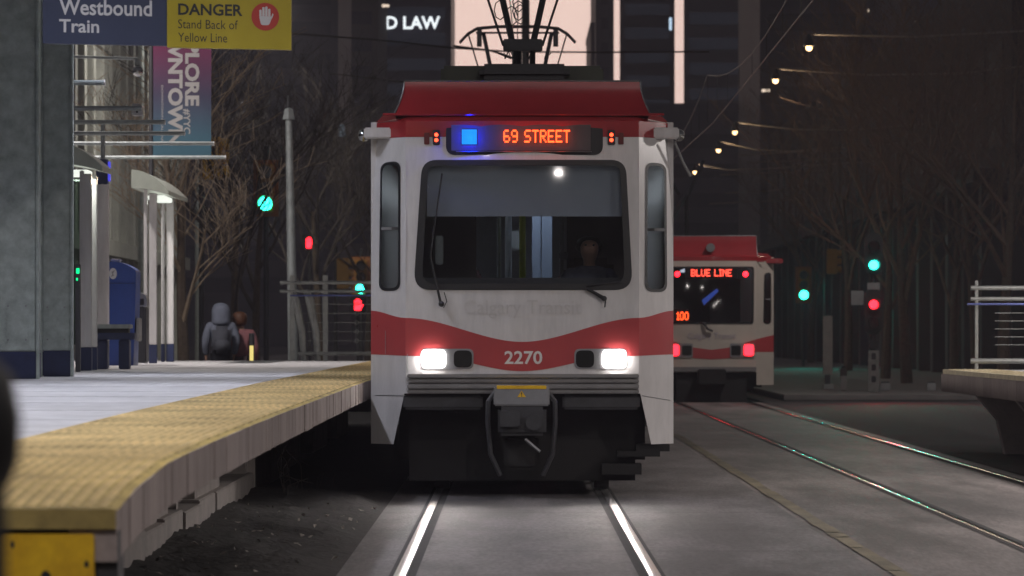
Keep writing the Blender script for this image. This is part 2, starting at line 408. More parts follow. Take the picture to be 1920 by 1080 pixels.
# board-formed fascia, panel by panel
mb = MB(); y = 14.16; rn = random.Random(2)
while y < 66.5:
    l = rn.choice([.16, .22, .3, .38, .5]); t = rn.uniform(-.004, .005); e = min(y + l - rn.choice([.004, .006, .014]), 67)
    n = max(1, int(l / .25)); pts = [y + (e - y) * k / n for k in range(n + 1)]
    zb = -.172 + rn.uniform(-.0015, .0015)
    for a, b in zip(pts, pts[1:]):
        x0, x1 = XE - .16, XE + t
        mb.add([(x0, a, pz(a) + zb), (x1, a, pz(a) + zb), (x1, b, pz(b) + zb), (x0, b, pz(b) + zb), (x0, a, pz(a) - .001), (x1, a, pz(a) - .004), (x1, b, pz(b) - .004), (x0, b, pz(b) - .001)],
               [(0, 3, 2, 1), (4, 5, 6, 7), (0, 1, 5, 4), (1, 2, 6, 5), (2, 3, 7, 6), (3, 0, 4, 7)])
    y += l
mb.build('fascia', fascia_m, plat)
# footing wall, blocks and corbels under the overhang
mb = MB().box(-2.75, -2.6, 14.3, 66.9, -.3, .72); mb.build('back_wall', under, plat)  # near-black colour stands for the shade in the recess
y = 14.3; rn = random.Random(4)
while y < 44:
    l = rn.uniform(1.45, 1.7); h = (.16 + .05 * rn.random()) if y < 38 else .5
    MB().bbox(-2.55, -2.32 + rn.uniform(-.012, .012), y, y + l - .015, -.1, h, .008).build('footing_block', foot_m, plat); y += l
for y, l in ((15, 2.6), (20.2, 3.2), (26.1, 3.4), (30.25, .15), (32.0, 2.7), (38, 3), (44, 4), (51, 4), (58, 4)):
    MB().prism([(-2.58, .0), (-2.38, .0), (-2.38, .42), (XE - .4, pz(y) - .3), (XE - .4, pz(y) - .24), (-2.58, pz(y) - .24)], lambda a, b: (a, y, b), lambda a, b: (a, y + l, b)).build('corbel', foot_m, plat)
# end face with the yellow marker plate
MB().box(-12, XE - .002, 14.2, 14.42, -.1, .772).build('end_wall', darksteel, plat)
mk = MB(); fn = lambda a, b: (a, 14.14, b)
mk.prism(rpoly(rect(-1.69, -1.385, .40, .765), .012), fn, lambda a, b: (a, 14.17, b))
pl = tag(mk.build('marker_plate', yplate), 'yellow hazard plate with black marks on the near end of the platform', 'sign')
mk = MB()
for (cx, cz, rx, rz) in ((-1.545, .60, .022, .045), (-1.41, .665, .008, .012), (-1.655, .73, .006, .012)):
    mk.prism([(cx + rx * math.cos(t * .52), cz + rz * math.sin(t * .52)) for t in range(12)], lambda a, b: (a, 14.138, b), lambda a, b: (a, 14.15, b))
mk.build('mark', black, pl)
# near blurred black post
t = thing('signal_post', 'out of focus black post with round head at the left edge, close to the camera', 'post', (-.675, 5, 0))
MB().cyl((-.675, 5, -.01), (-.675, 5, 1.25), .083, 20).build('shaft', sigblack, t, True)
MB().tube([(-.675, 5, 1.25), (-.675, 5, 1.28), (-.675, 5, 1.33), (-.675, 5, 1.38), (-.675, 5, 1.42)], [.085, .098, .1, .09, .05], 20).build('head', sigblack, t, True)

# ------------------------------------------------------------------ canopy columns, canopy with lamps, hanging sign
def column(cx, cy, wd, label):
    z0 = pz(cy); t = thing('canopy_column', label, 'column', (cx, cy, z0), 'galvanised canopy columns')
    h = wd / 2; z1 = 5.16
    MB().bbox(cx - h, cx + h, cy - h, cy + h, z0 + .26, z1, .012).build('shaft', column_m, t)
    MB().bbox(cx - h - .004, cx + h + .004, cy - h - .004, cy + h + .004, z0, z0 + .258, .012).build('painted_base', navy, t)
    mb = MB()
    for s in (-1, 1): mb.box(cx + s * (h + .012) - .012, cx + s * (h + .012) + .012, cy - h - .03, cy - h + .05, z0, z1)
    mb.build('edge_flange', column_m, t)
    hp = MB().bbox(cx - .11, cx + .1, cy - h - .008, cy - h + .002, z0 + .34, z0 + .72, .003).build('access_hatch', column_m, t)
    mb = MB()
    for a in (-.09, .08):
        for b in (.37, .69): mb.cyl((cx + a, cy - h - .014, z0 + b), (cx + a, cy - h - .006, z0 + b), .01, 8)
    mb.build('bolt', steel, hp)
column(PX(37, 40.6), 40.6, .36, 'wide galvanised steel canopy column at the far left of the frame')
column(PX(109, 42.6), 42.6, .28, 'narrower galvanised canopy column just right of the wide one')
column(-5.0, 22.0, .36, 'galvanised canopy column nearer the camera outside the left edge')
cn = thing('platform_canopy', 'steel canopy roof above the platform carrying lamps and the hanging sign', 'canopy', (-4.8, 30, 5.2))
MB().bbox(-8.2, -2.3, 17, 45, 5.32, 5.44, .03).build('roof_panel', galv, cn)
for x in (-2.6, -4.9, -7.2): MB().box(x - .07, x + .07, 17.1, 44.9, 5.16, 5.318).build('beam', galv, cn)
for i, y in enumerate((18.5, 23, 27.5, 32, 36, 43.8)):
    t = thing('ceiling_lamp', 'tube lamp under the platform canopy, number %s from the camera end' % ['first', 'second', 'third', 'fourth', 'fifth', 'last'][i], 'lamp', (-3.3, y, 5.3), 'tube lamps under the canopy')
    MB().bbox(-3.42, -3.18, y - .75, y + .75, 5.24, 5.318, .01).build('housing', white, t)
    MB().bbox(-3.38, -3.22, y - .7, y + .7, 5.215, 5.238, .008).build('diffuser', tubeE, t)
    lamp('AREA', 'lamp_light', (-3.3, y, 5.2), 62, (.83, .86, 1.0), t, .2, 1.4).data.spread = R(130)

# hanging sign
SY = 30.0
sx = lambda px: PX(px, SY); sz = lambda py: PZ(py, SY)
hs = thing('hanging_sign', 'hanging platform sign, navy Westbound Train half and yellow danger half', 'sign', (sx(313), SY, sz(-30)))
slope = lambda x: (x - sx(80)) / (sx(546) - sx(80)) * -.035
sf = lambda y: (lambda a, b: (a, y, b + slope(a)))
navys = mat('sign_navy', (.03, .04, .085), .4, var=.05); yels = mat('sign_yellow', (.42, .33, .012), .4, var=.05)
MB().prism(rect(sx(80), sx(313) - .001, sz(81), sz(-62)), sf(SY), sf(SY + .08)).build('navy_panel', navys, hs)
MB().prism(rect(sx(313) + .001, sx(546), sz(84), sz(-62)), sf(SY), sf(SY + .08)).build('yellow_panel', yels, hs)
tw = mat('sign_white', (.62, .62, .64), .5, var=0); tb = mat('sign_black', (.02, .02, .02), .5, var=0); tr = mat('sign_red', (.45, .04, .03), .5, var=0)
f = sf(SY - .003); mb = MB()
addtext(mb, 'Westbound', sx(111), sx(285), sz(27), sz(-3), f, .018); addtext(mb, 'Train', sx(111), sx(186), sz(60), sz(35), f, .018); mb.build('lettering', tw, hs)
mb = MB(); addtext(mb, 'DANGER', sx(334), sx(455), sz(23), sz(1), f, .025)
def serif_text(s, x0, x1, z0, z1):
    vs, fs = text2d(s, -.008); addtext(mb, s, x0, x1, z0, z1, f, -.004)
serif_text('Stand Back of', sx(334), sx(446), sz(48), sz(31)); serif_text('Yellow Line', sx(334), sx(426), sz(73), sz(56)); mb.build('lettering', tb, hs)
cx, cz, r = sx(497.5), sz(23) , 26 * SY / F
MB().prism([(cx + r * math.cos(k * .1745), cz + r * math.sin(k * .1745)) for k in range(36)], f, sf(SY - .001)).build('red_disc', tr, hs)
mb = MB(); f2 = sf(SY - .005); u = SY / F
def hp(pts): mb.prism([(cx + a * u, cz + b * u) for a, b in pts], f2, sf(SY - .0035))
hp(rpoly([(-11, -2), (-8, -16), (7, -16), (11, -6), (11, 1), (-11, 1)], [1, 4, 4, 3, 0, 0]))
for fx, top in ((-9, 13), (-3.5, 18), (2, 19), (7.5, 15)): hp(rpoly([(fx - 2.2, 1.2), (fx + 2.2, 1.2), (fx + 2.2, top), (fx - 2.2, top)], [0, 0, 2, 2]))
hp(rpoly([(11.2, -6), (15.5, 4), (13.5, 7), (11.2, 0)], 1)); mb.build('hand_symbol', tw, hs)
mb = MB()
for x in (sx(130), sx(500)): mb.cyl((x, SY + .04, sz(-62)), (x, SY + .04, 5.32), .018, 8)
mb.build('hanger_rod', steel, hs)

# outrigger tubes along the next canopy bay
tubes = [(195, 155, 140), (265, 203, 60), (308, 229, 90), (345, 250, 120), (400, 269, 180), (422, 295, 300)]
for i, (px, py, pl_) in enumerate(tubes):
    s = (960 - px) / 4.2; Y = F / s; x1 = -4.2; z = PZ(py, Y)
    names = ['nearest and highest, end plain', 'second, with the white camera box at its end', 'third, ending over the banner', 'fourth, crossing the banner letters', 'fifth, crossing the foot of the banner', 'farthest and lowest, below the banner']
    t = thing('outrigger_tube', 'pale horizontal canopy tube above the shelter, ' + names[i], 'canopy tube', (x1, Y, z), 'horizontal canopy tubes')
    MB().cyl((-6.6, Y, z), (x1, Y, z), .028, 10).build('tube', galv, t, True)
    MB().cyl((x1 - .001, Y, z), (x1 + .012, Y, z), .031, 10).build('end_cap', white, t, True)
    MB().box(-6.68, -6.6, Y - .05, Y + .05, 1.0, z + .1).build('post', galv, t)
t = thing('camera_box', 'white rounded camera box at the end of a canopy tube', 'security camera', (-4.2, 48.6, 3.8))
Y = 48.4; MB().prism(rpoly(rect(PX(247, Y), PX(268, Y), PZ(216, Y), PZ(194, Y)), [.01, .01, .07, .02]), lambda a, b: (a, Y, b), lambda a, b: (a, Y + .25, b)).build('housing', white, t)
MB().cyl((PX(257, Y), Y - .01, PZ(210, Y)), (PX(257, Y), Y + .02, PZ(210, Y)), .012, 10).build('lens', offlens, t)
Y = 56; cx, cz = PX(258, Y), PZ(133, Y)
t = thing('dome_camera', 'small glossy dome camera hanging high beside the banner', 'security camera', (cx, Y, cz))
MB().sphere((cx, Y, cz), .075, 14).build('dome', mat('chrome_dome', (.5, .5, .5), .08, 1, var=0), t, True)
MB().cyl((cx, Y, cz + .07), (cx, Y, cz + .16), .04, 12).cyl((cx, Y + .0, cz + .16), (cx - 1.3, Y, cz + .2), .02, 8).build('bracket', galv, t)

# ------------------------------------------------------------------ banner
Y = 64.0; bx = lambda px: PX(px, Y); bz = lambda py: PZ(py, Y)
bm_ = bpy.data.materials.new('banner_cloth'); bm_.use_nodes = True; n = bm_.node_tree; b = n.nodes['Principled BSDF']; b.inputs['Roughness'].default_value = .8
g = n.nodes.new('ShaderNodeTexCoord'); sp = n.nodes.new('ShaderNodeSeparateXYZ'); mr = n.nodes.new('ShaderNodeMapRange'); cr = n.nodes.new('ShaderNodeValToRGB')
n.links.new(g.outputs['Generated'], sp.inputs[0]); n.links.new(sp.outputs['Z'], cr.inputs[0]); n.links.new(cr.outputs[0], b.inputs['Base Color'])
cr.color_ramp.elements[0].color = (.03, .09, .13, 1); cr.color_ramp.elements[0].position = .1; cr.color_ramp.elements[1].color = (.095, .008, .045, 1); cr.color_ramp.elements[1].position = .75
e = cr.color_ramp.elements.new(.42); e.color = (.035, .03, .065, 1)
t = thing('street_banner', 'magenta to teal banner with white downtown lettering hanging from a pole', 'banner', (bx(397), Y, 0.14))
wav = lambda d: (lambda x, z: (x, Y + d + .02 * math.sin(z * 3 + x * 6), z))
xs = [bx(287) + (bx(396) - bx(287)) * k / 10 for k in range(11)]; zs = [bz(294) + (bz(18) - bz(294)) * k / 20 for k in range(21)]
mb = MB().grid(xs, zs, wav(0)); mb.grid(xs, zs, wav(.006)); mb.build('cloth', bm_, t, True)
mb = MB()
def vtext(s, xr, xl, ztop, zbot, bold):      # reads top to bottom, cap tops towards +X
    vs, fs = text2d(s, bold); a = min(v[0] for v in vs); b = max(v[0] for v in vs); c = min(v[1] for v in vs); d = max(v[1] for v in vs)
    fn = wav(-.004); mb.add([fn(bx(xl) + (v[1] - c) / (d - c) * (bx(xr) - bx(xl)), bz(ztop) + (v[0] - a) / (b - a) * (bz(zbot) - bz(ztop))) for v in vs], fs)
vtext('EXPLORE', 374, 347, 28, 199, .04); vtext('#YYC', 357, 343, 204, 251, .02); vtext('DOWNTOWN', 343, 315, 2, 272, .04)
vtext('DOWNTOWN CALGARY', 306, 302, 160, 272, .01)
mb.build('lettering', mat('banner_white', (.28, .27, .265), .7, var=0), t)
MB().cyl((bx(283), Y + .05, .14), (bx(283), Y + .05, bz(-40)), .035, 12).build('pole', darksteel, t, True)
mb = MB()
for z in (bz(18), bz(294)): mb.cyl((bx(283), Y + .05, z), (bx(397), Y + .012, z), .014, 8)
mb.build('arm', galv, t)

# ------------------------------------------------------------------ shelters on the platform
def shelter(Y, x0, x1, yroof, posts, label, depth=3.6):
    t = thing('shelter', label, 'shelter', (PX((x0 + x1) / 2, Y), Y, 1.0), 'glazed platform shelters')
    X0, X1 = PX(x0, Y), PX(x1, Y); zr = PZ(yroof, Y); n = 10; top = []; bot = []
    for k in range(n + 1):
        u = k / n; x = X0 + (X1 - X0) * u; z = zr - .30 * u * u; top.append((x, z)); bot.append((x, z - .26 + .20 * u ** 2))
    poly = top + bot[::-1]
    MB().prism(poly, lambda a, b: (a, Y, b), lambda a, b: (a, Y + depth, b)).build('roof', mat('shelter_roof', (.50, .54, .47), .4, var=.1), t)
    for px, wd in posts:
        x = PX(px, Y); zt = zr - .30 * ((x - X0) / (X1 - X0)) ** 2 - .24
        for yy in (Y + .25, Y + depth - .3):
            p = MB().bbox(x - wd / 2, x + wd / 2, yy, yy + .09, 1.27, zt, .008).build('post', white, t)
            MB().bbox(x - wd / 2 - .003, x + wd / 2 + .003, yy - .003, yy + .093, 1.0, 1.268, .006).build('painted_base', navy, p)
    for yy in (Y + .29, Y + depth - .26): MB().box(PX(posts[0][0], Y) + .05, PX(posts[-1][0], Y) - .05, yy, yy + .012, 1.3, zr - .42).build('glass_pane', sglass, t)
    lamp('AREA', 'shelter_light', ((X0 + X1) / 2, Y + depth / 2, zr - .42), 7, (.95, 1, .9), t, .3, depth * .5)
    MB().bbox((X0 + X1) / 2 - .12, (X0 + X1) / 2 + .12, Y + depth * .3, Y + depth * .7, zr - .40, zr - .33, .01).build('lamp_tube', emitm('shelter_tube', (.95, 1, .9), 1.0), t)
    return t
shelter(61.0, 246, 316, 318, [(270, .05), (284, .11)], 'pale curved roof glazed shelter under the banner')
shelter(49.0, 88, 192, 262, [(100, .08), (149, .05), (159, .1)], 'curved roof shelter half hidden behind the steel columns', 1.2)
# white column with navy sign box
Y = 55; t = thing('info_pillar', 'white pillar carrying a small navy sign box in front of the ticket machine', 'pillar', (PX(193, Y), Y, 1.0))
MB().tube([(PX(193, Y), Y, 1.0), (PX(193, Y), Y, PZ(345, Y))], PX(205, Y) - PX(193, Y), 16).build('shaft', white, t, True)
MB().bbox(PX(181, Y), PX(203, Y), Y - .09, Y + .08, PZ(346, Y), PZ(299, Y), .01).build('sign_box', navy, t)
MB().bbox(PX(203.2, Y), PX(207, Y), Y - .07, Y + .06, PZ(340, Y), PZ(303, Y), .006).build('lit_edge', emitm('blue_edge', (.1, .1, 1), .7), t)
MB().cyl((PX(193, Y), Y, PZ(299, Y)), (PX(193, Y), Y, PZ(230, Y)), .03, 10).build('upper_pole', galv, t, True)
# ticket machine
Y = 57.0; t = thing('ticket_machine', 'tall blue ticket machine with sloped top and white round emblem', 'ticket machine', (PX(229, Y), Y, 1.0))
bluep = mat('blue_enamel', (.018, .06, .30), .4, var=.12, scale=4)
poly = rpoly([(PX(200, Y), 1.0), (PX(250, Y), 1.0), (PX(254, Y), PZ(560, Y)), (PX(255, Y), PZ(507, Y)), (PX(232, Y), PZ(491, Y)), (PX(200, Y), PZ(490, Y))], [0, 0, .02, .03, .15, .03])
MB().prism(poly, lambda a, b: (a, Y, b), lambda a, b: (a, Y + .7, b)).build('cabinet', bluep, t)
em = MB().prism([(PX(212, Y) + .052 * math.cos(k * .35), PZ(513, Y) + .075 * math.sin(k * .35)) for k in range(18)], lambda a, b: (a, Y - .006, b), lambda a, b: (a, Y + .002, b)).build('emblem', tw, t)
MB().prism([(PX(208, Y), PZ(519, Y)), (PX(214, Y), PZ(517, Y)), (PX(212, Y), PZ(513, Y)), (PX(216, Y), PZ(506, Y)), (PX(209, Y), PZ(510, Y)), (PX(211, Y), PZ(514, Y))], lambda a, b: (a, Y - .009, b), lambda a, b: (a, Y - .0065, b)).build('emblem_mark', grey_t, em)
MB().box(PX(202, Y), PX(252, Y), Y - .004, Y + .002, PZ(531, Y) - .004, PZ(531, Y) + .004).build('panel_seam', navy, t)
MB().bbox(PX(206, Y), PX(224, Y), Y + .1, Y + .4, PZ(490, Y), PZ(485, Y), .01).build('beacon', white, t)
MB().bbox(PX(255, Y), PX(260, Y), Y + .05, Y + .5, PZ(640, Y), PZ(596, Y), .01).build('coin_tray', steel, t)
# litter bin
Y = 59.0; t = thing('litter_bin', 'dark steel litter bin with rounded hood beside the ticket machine', 'litter bin', (PX(263, Y), Y, 1.0))
MB().bbox(PX(250, Y), PX(274, Y), Y, Y + .45, 1.02, PZ(575, Y), .02).build('body', darksteel, t)
MB().prism(rpoly([(PX(250, Y), PZ(574, Y)), (PX(275, Y), PZ(574, Y)), (PX(275, Y), PZ(550, Y)), (PX(252, Y), PZ(548, Y))], [.0, .01, .1, .05]), lambda a, b: (a, Y, b), lambda a, b: (a, Y + .45, b)).build('hood', steel, t)
MB().bbox(PX(257, Y), PX(270, Y), Y - .01, Y + .01, PZ(572, Y), PZ(560, Y), .004).build('opening', black, t)
# bench
Y = 51.0; t = thing('bench', 'grey slatted bench with thick navy legs beside the steel columns', 'bench', (PX(203, Y), Y, 1.0))
for k, yy in enumerate((Y, Y + .16, Y + .32)): MB().bbox(PX(163, Y), PX(243, Y), yy, yy + .13, PZ(616, Y), PZ(608, Y), .008).build('seat_slat', galv, t)
MB().bbox(PX(162, Y), PX(252, Y), Y + .02, Y + .42, PZ(637, Y), PZ(624, Y), .01).build('frame', navy, t)
MB().box(PX(170, Y), PX(240, Y), Y + .1, Y + .3, PZ(624, Y), PZ(616, Y)).build('bracket', darksteel, t)
for px in (190, 231): 
    MB().bbox(PX(px - 10, Y), PX(px + 10, Y), Y + .1, Y + .34, 1.0, PZ(637, Y), .01).build('leg', navy, t)
# distant go indicator lights on the shelter posts
Y = 47.5; t = thing('status_lamp', 'tiny green status lamp unit beside the narrower canopy column', 'indicator lamp', (PX(145, Y), Y, 1.0))
MB().bbox(PX(141, Y), PX(150, Y), Y, Y + .1, 1.0, PZ(495, Y), .006).build('housing', darksteel, t)
MB().bbox(PX(143, Y), PX(149, Y), Y - .012, Y, PZ(513, Y), PZ(503, Y), .002).bbox(PX(143, Y), PX(146, Y), Y - .012, Y, PZ(526, Y), PZ(521, Y), .002).build('lens', emitm('green_status', (.0, 1, .3), 1.5), t)

# ------------------------------------------------------------------ railings
def railing(Y, pxs, ytop, label, posts, x_end, z_deck, blue=True, slant=True):
    t = thing('railing', label, 'railing', (PX(pxs[0], Y), Y, z_deck))
    x0, x1 = PX(pxs[0], Y), x_end; zt = PZ(ytop, Y)
    for dz, r in ((0, .03), (-.135, .026)): MB().cyl((x0, Y, zt + dz), (x1, Y, zt + dz), r, 10).build('top_rail', railpipe, t, True)
    if blue: MB().cyl((x0 + (.16 if slant else -.05), Y - .07, zt - .2), (x1, Y - .07, zt - .2), .014, 8).build('handrail', mat('blue_lit_steel', (.12, .15, .4), .3, .5, var=.1), t, True)  # blue light on this rail put into its colour
    zb = PZ(ytop + 133, Y) if slant else PZ(ytop + 137, Y)
    MB().cyl((x0 + (.28 if slant else 0), Y, zb), (x1, Y, zb), .035, 10).build('bottom_rail', railpipe, t, True)
    for p in posts: MB().bbox(PX(p, Y) - .04 if slant else PX(p, Y) - .02, PX(p, Y) + .04 if slant else PX(p, Y) + .02, Y - .02, Y + .02, z_deck, PZ(ytop - 14, Y), .006).build('post', railpipe, t)
    mb = MB()
    for k in range(5): z = zb + .2 + (zt - .25 - zb - .2) * k / 4.6; mb.cyl((x0 + .3, Y, z), (x1, Y, z), .006, 5)
    mb.build('cable', railpipe, t)
    if slant:
        for a, b_ in ((548, 566), (575, 592)):
            MB().tube([(PX(a, Y), Y + .02, zt - .14), (PX(a + 6, Y), Y + .02, zt - .3), (PX(b_, Y), Y + .02, zt - .75), (PX(b_ + 4, Y), Y + .02, z_deck)], [.05, .07, .06, .05], 8).build('curved_leg', railpipe, t, True)
        mb = MB()
        for k in range(5):
            z = zb + .2 + (zt - .25 - zb - .2) * k / 4.6; cx = PX(669, Y)
            mb.tube([(cx + .03 * math.cos(a * .7), Y - .015, z + .03 * math.sin(a * .7)) for a in range(10)], .006, 5)
        mb.build('cable_ring', railpipe, t)
railing(66.5, (525, 700), 530, 'grey pipe railing with cable infill closing the far end of the left platform', [548, 610], -1.4, 1.0)

# ------------------------------------------------------------------ lamp pole by the railing, bollard
Y = 69.0; x = PX(546, Y); t = thing('pole', 'tall grey steel pole with capped collar rising behind the platform railing', 'pole', (x, Y, .14))
MB().tube([(x + .05, Y, .14), (x - .04, Y, PZ(222, Y))], [.095, .055], 14).build('shaft', galv, t, True)
MB().tube([(x - .04, Y, PZ(224, Y)), (x - .04, Y, PZ(205, Y)), (x - .04, Y, PZ(202, Y))], [.11, .075, .03], 6).build('collar', galv, t)
MB().cyl((x - .045, Y, PZ(203, Y)), (x - .045, Y, PZ(180, Y)), .03, 8).build('finial', darksteel, t)
Y = 68.5; x = PX(472, Y); t = thing('bollard', 'thin bollard with a yellow lit strip just beyond the platform end', 'bollard', (x, Y, .14))
MB().cyl((x, Y, .14), (x, Y, PZ(625, Y)), .045, 12).build('shaft', darksteel, t, True)
MB().box(x - .03, x + .03, Y - .06, Y - .048, PZ(680, Y), PZ(648, Y)).build('glow_strip', emitm('yellow_strip', (1, .8, .25), .9), t)  # strip glows yellow by its own emission

# ------------------------------------------------------------------ people
def skin(name, V, E, m, parent=None, sub=2, root=0):
    off = Vector((0, 0, 0)); r_ = parent
    while r_ is not None and r_.parent: r_ = r_.parent
    keys = list(V); idx = {k: i for i, k in enumerate(keys)}
    me = bpy.data.meshes.new(name); me.from_pydata([V[k][:3] for k in keys], [(idx[a], idx[b]) for a, b in E], [])
    o = bpy.data.objects.new(name, me); C.objects.link(o)
    md = o.modifiers.new('s', 'SKIN'); md.use_smooth_shade = True; md.branch_smoothing = .6
    for i, k in enumerate(keys):
        q = V[k]; rr = (q[3], q[4]) if len(q) > 4 else (q[3], q[3]); me.skin_vertices[0].data[i].radius = rr
        me.skin_vertices[0].data[i].use_root = (i == root)
    s2 = o.modifiers.new('u', 'SUBSURF'); s2.levels = sub; s2.render_levels = sub
    dg = bpy.context.evaluated_depsgraph_get(); dg.update(); m2 = bpy.data.meshes.new_from_object(o.evaluated_get(dg)); bpy.data.objects.remove(o)
    m2.name = name; m2.materials.clear(); m2.materials.append(m); m2.polygons.foreach_set('use_smooth', [True] * len(m2.polygons))
    o = bpy.data.objects.new(name, m2); C.objects.link(o)
    if parent: o.parent = parent
    return o
def person(loc, rotz, label, J, colr, trousers, hair=None, hood=False, pack=None):
    skinm = mat('skin_tone', (.42, .25, .18), .55, var=.08)
    V = {'pel': (*J['pel'], .13, .10), 'waist': (*J['waist'], .125, .09), 'chest': (*J['chest'], .15, .10), 'neck': (*J['neck'], .042), 'jaw': (*J['jaw'], .11), 'head': (*J['head'], .145), 'crown': (*(Vector(J['crown']) + Vector((0, 0, .02))), .105)}
    hd = Vector(J['head']); fw = Vector(J.get('face', (0, -1, 0)))
    V['nose'] = (*(hd + fw * .125 + Vector((0, 0, -.02))), .016)
    E = [('pel', 'waist'), ('waist', 'chest'), ('chest', 'neck'), ('neck', 'jaw'), ('jaw', 'head'), ('head', 'crown'), ('head', 'nose')]
    for s in ('l', 'r'):
        for k, r in (('sh', .06), ('el', .042), ('wr', .03), ('hip', .085), ('kn', .058), ('an', .04), ('toe', .035)): V[k + s] = (*J[k + s], r)
        E += [('chest', 'sh' + s), ('sh' + s, 'el' + s), ('el' + s, 'wr' + s), ('pel', 'hip' + s), ('hip' + s, 'kn' + s), ('kn' + s, 'an' + s), ('an' + s, 'toe' + s)]
        wv = Vector(J['wr' + s]); d = (wv - Vector(J['el' + s])).normalized(); sd = d.cross(Vector((1, 0, 0))).normalized()
        pa = wv + d * .08; V['pa' + s] = (*pa, .03, .02); E.append(('wr' + s, 'pa' + s))
        for q, (o_, l_) in enumerate(((-.028, .065), (-.009, .08), (.01, .075), (.028, .055))):
            a = pa + sd * o_ + d * .03; b = a + d * l_ * .6 + Vector((0, -.012, 0)); V['f%d%s' % (q, s)] = (*a, .009); V['g%d%s' % (q, s)] = (*b, .008); E += [('pa' + s, 'f%d%s' % (q, s)), ('f%d%s' % (q, s), 'g%d%s' % (q, s))]
        th = wv + d * .04 + sd * -.045; V['th' + s] = (*th, .01); V['ti' + s] = (*(th + d * .035 + sd * -.01), .008); E += [('wr' + s, 'th' + s), ('th' + s, 'ti' + s)]
    o = skin('person', V, E, skinm); o.location = loc; o.rotation_euler = (0, 0, rotz); tag(o, label, 'person')
    jm = mat('cloth_' + colr[0], colr[1], .85, var=.15, scale=8, bump=.3, bscale=25); tm = mat('cloth_' + trousers[0], trousers[1], .9, var=.15)
    g = .022; JV = {}; JE = []
    JV['pel'] = (*J['pel'], .175, .14); JV['waist'] = (*J['waist'], .17, .135); JV['chest'] = (*J['chest'], .185, .14); JV['col'] = (*(Vector(J['neck']) * .8 + Vector(J['chest']) * .2), .105)
    JE = [('pel', 'waist'), ('waist', 'chest'), ('chest', 'col')]
    for s in ('l', 'r'):
        for k, r in (('sh', .09), ('el', .068), ('wr', .05)): JV[k + s] = (*J[k + s], r)
        JE += [('chest', 'sh' + s), ('sh' + s, 'el' + s), ('el' + s, 'wr' + s)]
    skin('jacket', JV, JE, jm, o)
    TV = {'pel': (*(Vector(J['pel']) + Vector((0, 0, -.04))), .155, .125)}; TE = []
    for s in ('l', 'r'):
        for k, r in (('hip', .105), ('kn', .075), ('an', .06)): TV[k + s] = (*J[k + s], r)
        TE += [('pel', 'hip' + s), ('hip' + s, 'kn' + s), ('kn' + s, 'an' + s)]
        skin('shoe', {'h': (*(Vector(J['an' + s]) + Vector((0, .02, -.03))), .05), 't': (*J['toe' + s], .042)}, [('h', 't')], black, o, 1)
    skin('trousers', TV, TE, tm, o)
    def child(mb, name, m):
        me = bpy.data.meshes.new(name); me.from_pydata(mb.v, [], mb.f); me.materials.append(m); me.polygons.foreach_set('use_smooth', [True] * len(me.polygons)); c = bpy.data.objects.new(name, me); C.objects.link(c); c.parent = o; return c
    if hood:
        skin('hood', {'a': (*(hd - fw * .03 + Vector((0, 0, .115))), .07), 'a2': (*(hd - fw * .02 + Vector((0, 0, .065))), .14), 'b': (*(hd - fw * .03 + Vector((0, 0, -.03))), .17), 'c': (*(Vector(J['neck']) - fw * .03 + Vector((0, 0, .0))), .15), 'd': (*(Vector(J['neck']) - fw * .03 + Vector((0, 0, -.12))), .19)}, [('a', 'a2'), ('a2', 'b'), ('b', 'c'), ('c', 'd')], jm, o, 2)
    if hair:
        hm = mat('hair_' + hair[0], hair[1], .6, var=.3, scale=30)
        skin('hair', {'a': (*(hd - fw * .025 + Vector((0, 0, .075))), .125), 'b': (*(hd - fw * .075 + Vector((0, 0, .0))), .14), 'c': (*(hd - fw * .08 + Vector((0, 0, -hair[2]))), .125)}, [('a', 'b'), ('b', 'c')], hm, o)
    if pack:
        pm = mat('cloth_' + pack[0], pack[1], .85, var=.2, bump=.3, bscale=20); cc = Vector(J['chest']) - fw * .2 + Vector((0, 0, -.14))
        c = child(MB().bbox(cc.x - .15, cc.x + .15, cc.y - .09, cc.y + .09, cc.z - .24, cc.z + .2, .06), 'backpack', pm)
        child(MB().bbox(cc.x - .11, cc.x + .11, cc.y + .08 if fw.y < 0 else cc.y - .14, cc.y + .14 if fw.y < 0 else cc.y - .08, cc.z - .2, cc.z - .02, .025), 'pocket', pm).parent = c
    for s in (-1, 1): child(MB().sphere((hd + fw * .112 + Vector((s * .036, 0, .012)))[:], .011, 8), 'eye', black)
    child(MB().sphere((hd + fw * .088 + Vector((0, 0, -.055)))[:], .016, 8, (1.3, .5, .4)), 'mouth', mat('lips', (.3, .1, .08), .5, var=0))
    return o
stand = dict(pel=(0, 0, .95), waist=(0, 0, 1.1), chest=(0, .01, 1.32), neck=(0, .0, 1.49), jaw=(0, -.02, 1.56), head=(0, -.01, 1.64), crown=(0, .01, 1.70),
    shl=(.19, .01, 1.40), shr=(-.19, .01, 1.40), ell=(.25, .04, 1.13), elr=(-.25, .03, 1.13), wrl=(.23, -.08, .92), wrr=(-.22, -.1, .93),
    hipl=(.09, 0, .9), hipr=(-.09, 0, .9), knl=(.1, -.1, .5), knr=(-.1, .03, .49), anl=(.1, -.16, .09), anr=(-.1, .2, .12), toel=(.11, -.3, .045), toer=(-.11, .08, .05))
Y = 69.5
person((PX(414, Y), Y, .14), math.pi + .15, 'walking person in a grey hooded jacket with a dark backpack, seen from behind', stand, ('grey_blue', (.17, .19, .25)), ('dark_navy', (.015, .016, .022)), hood=True, pack=('slate', (.075, .08, .10))).scale = (1.02, 1.02, 1.02)
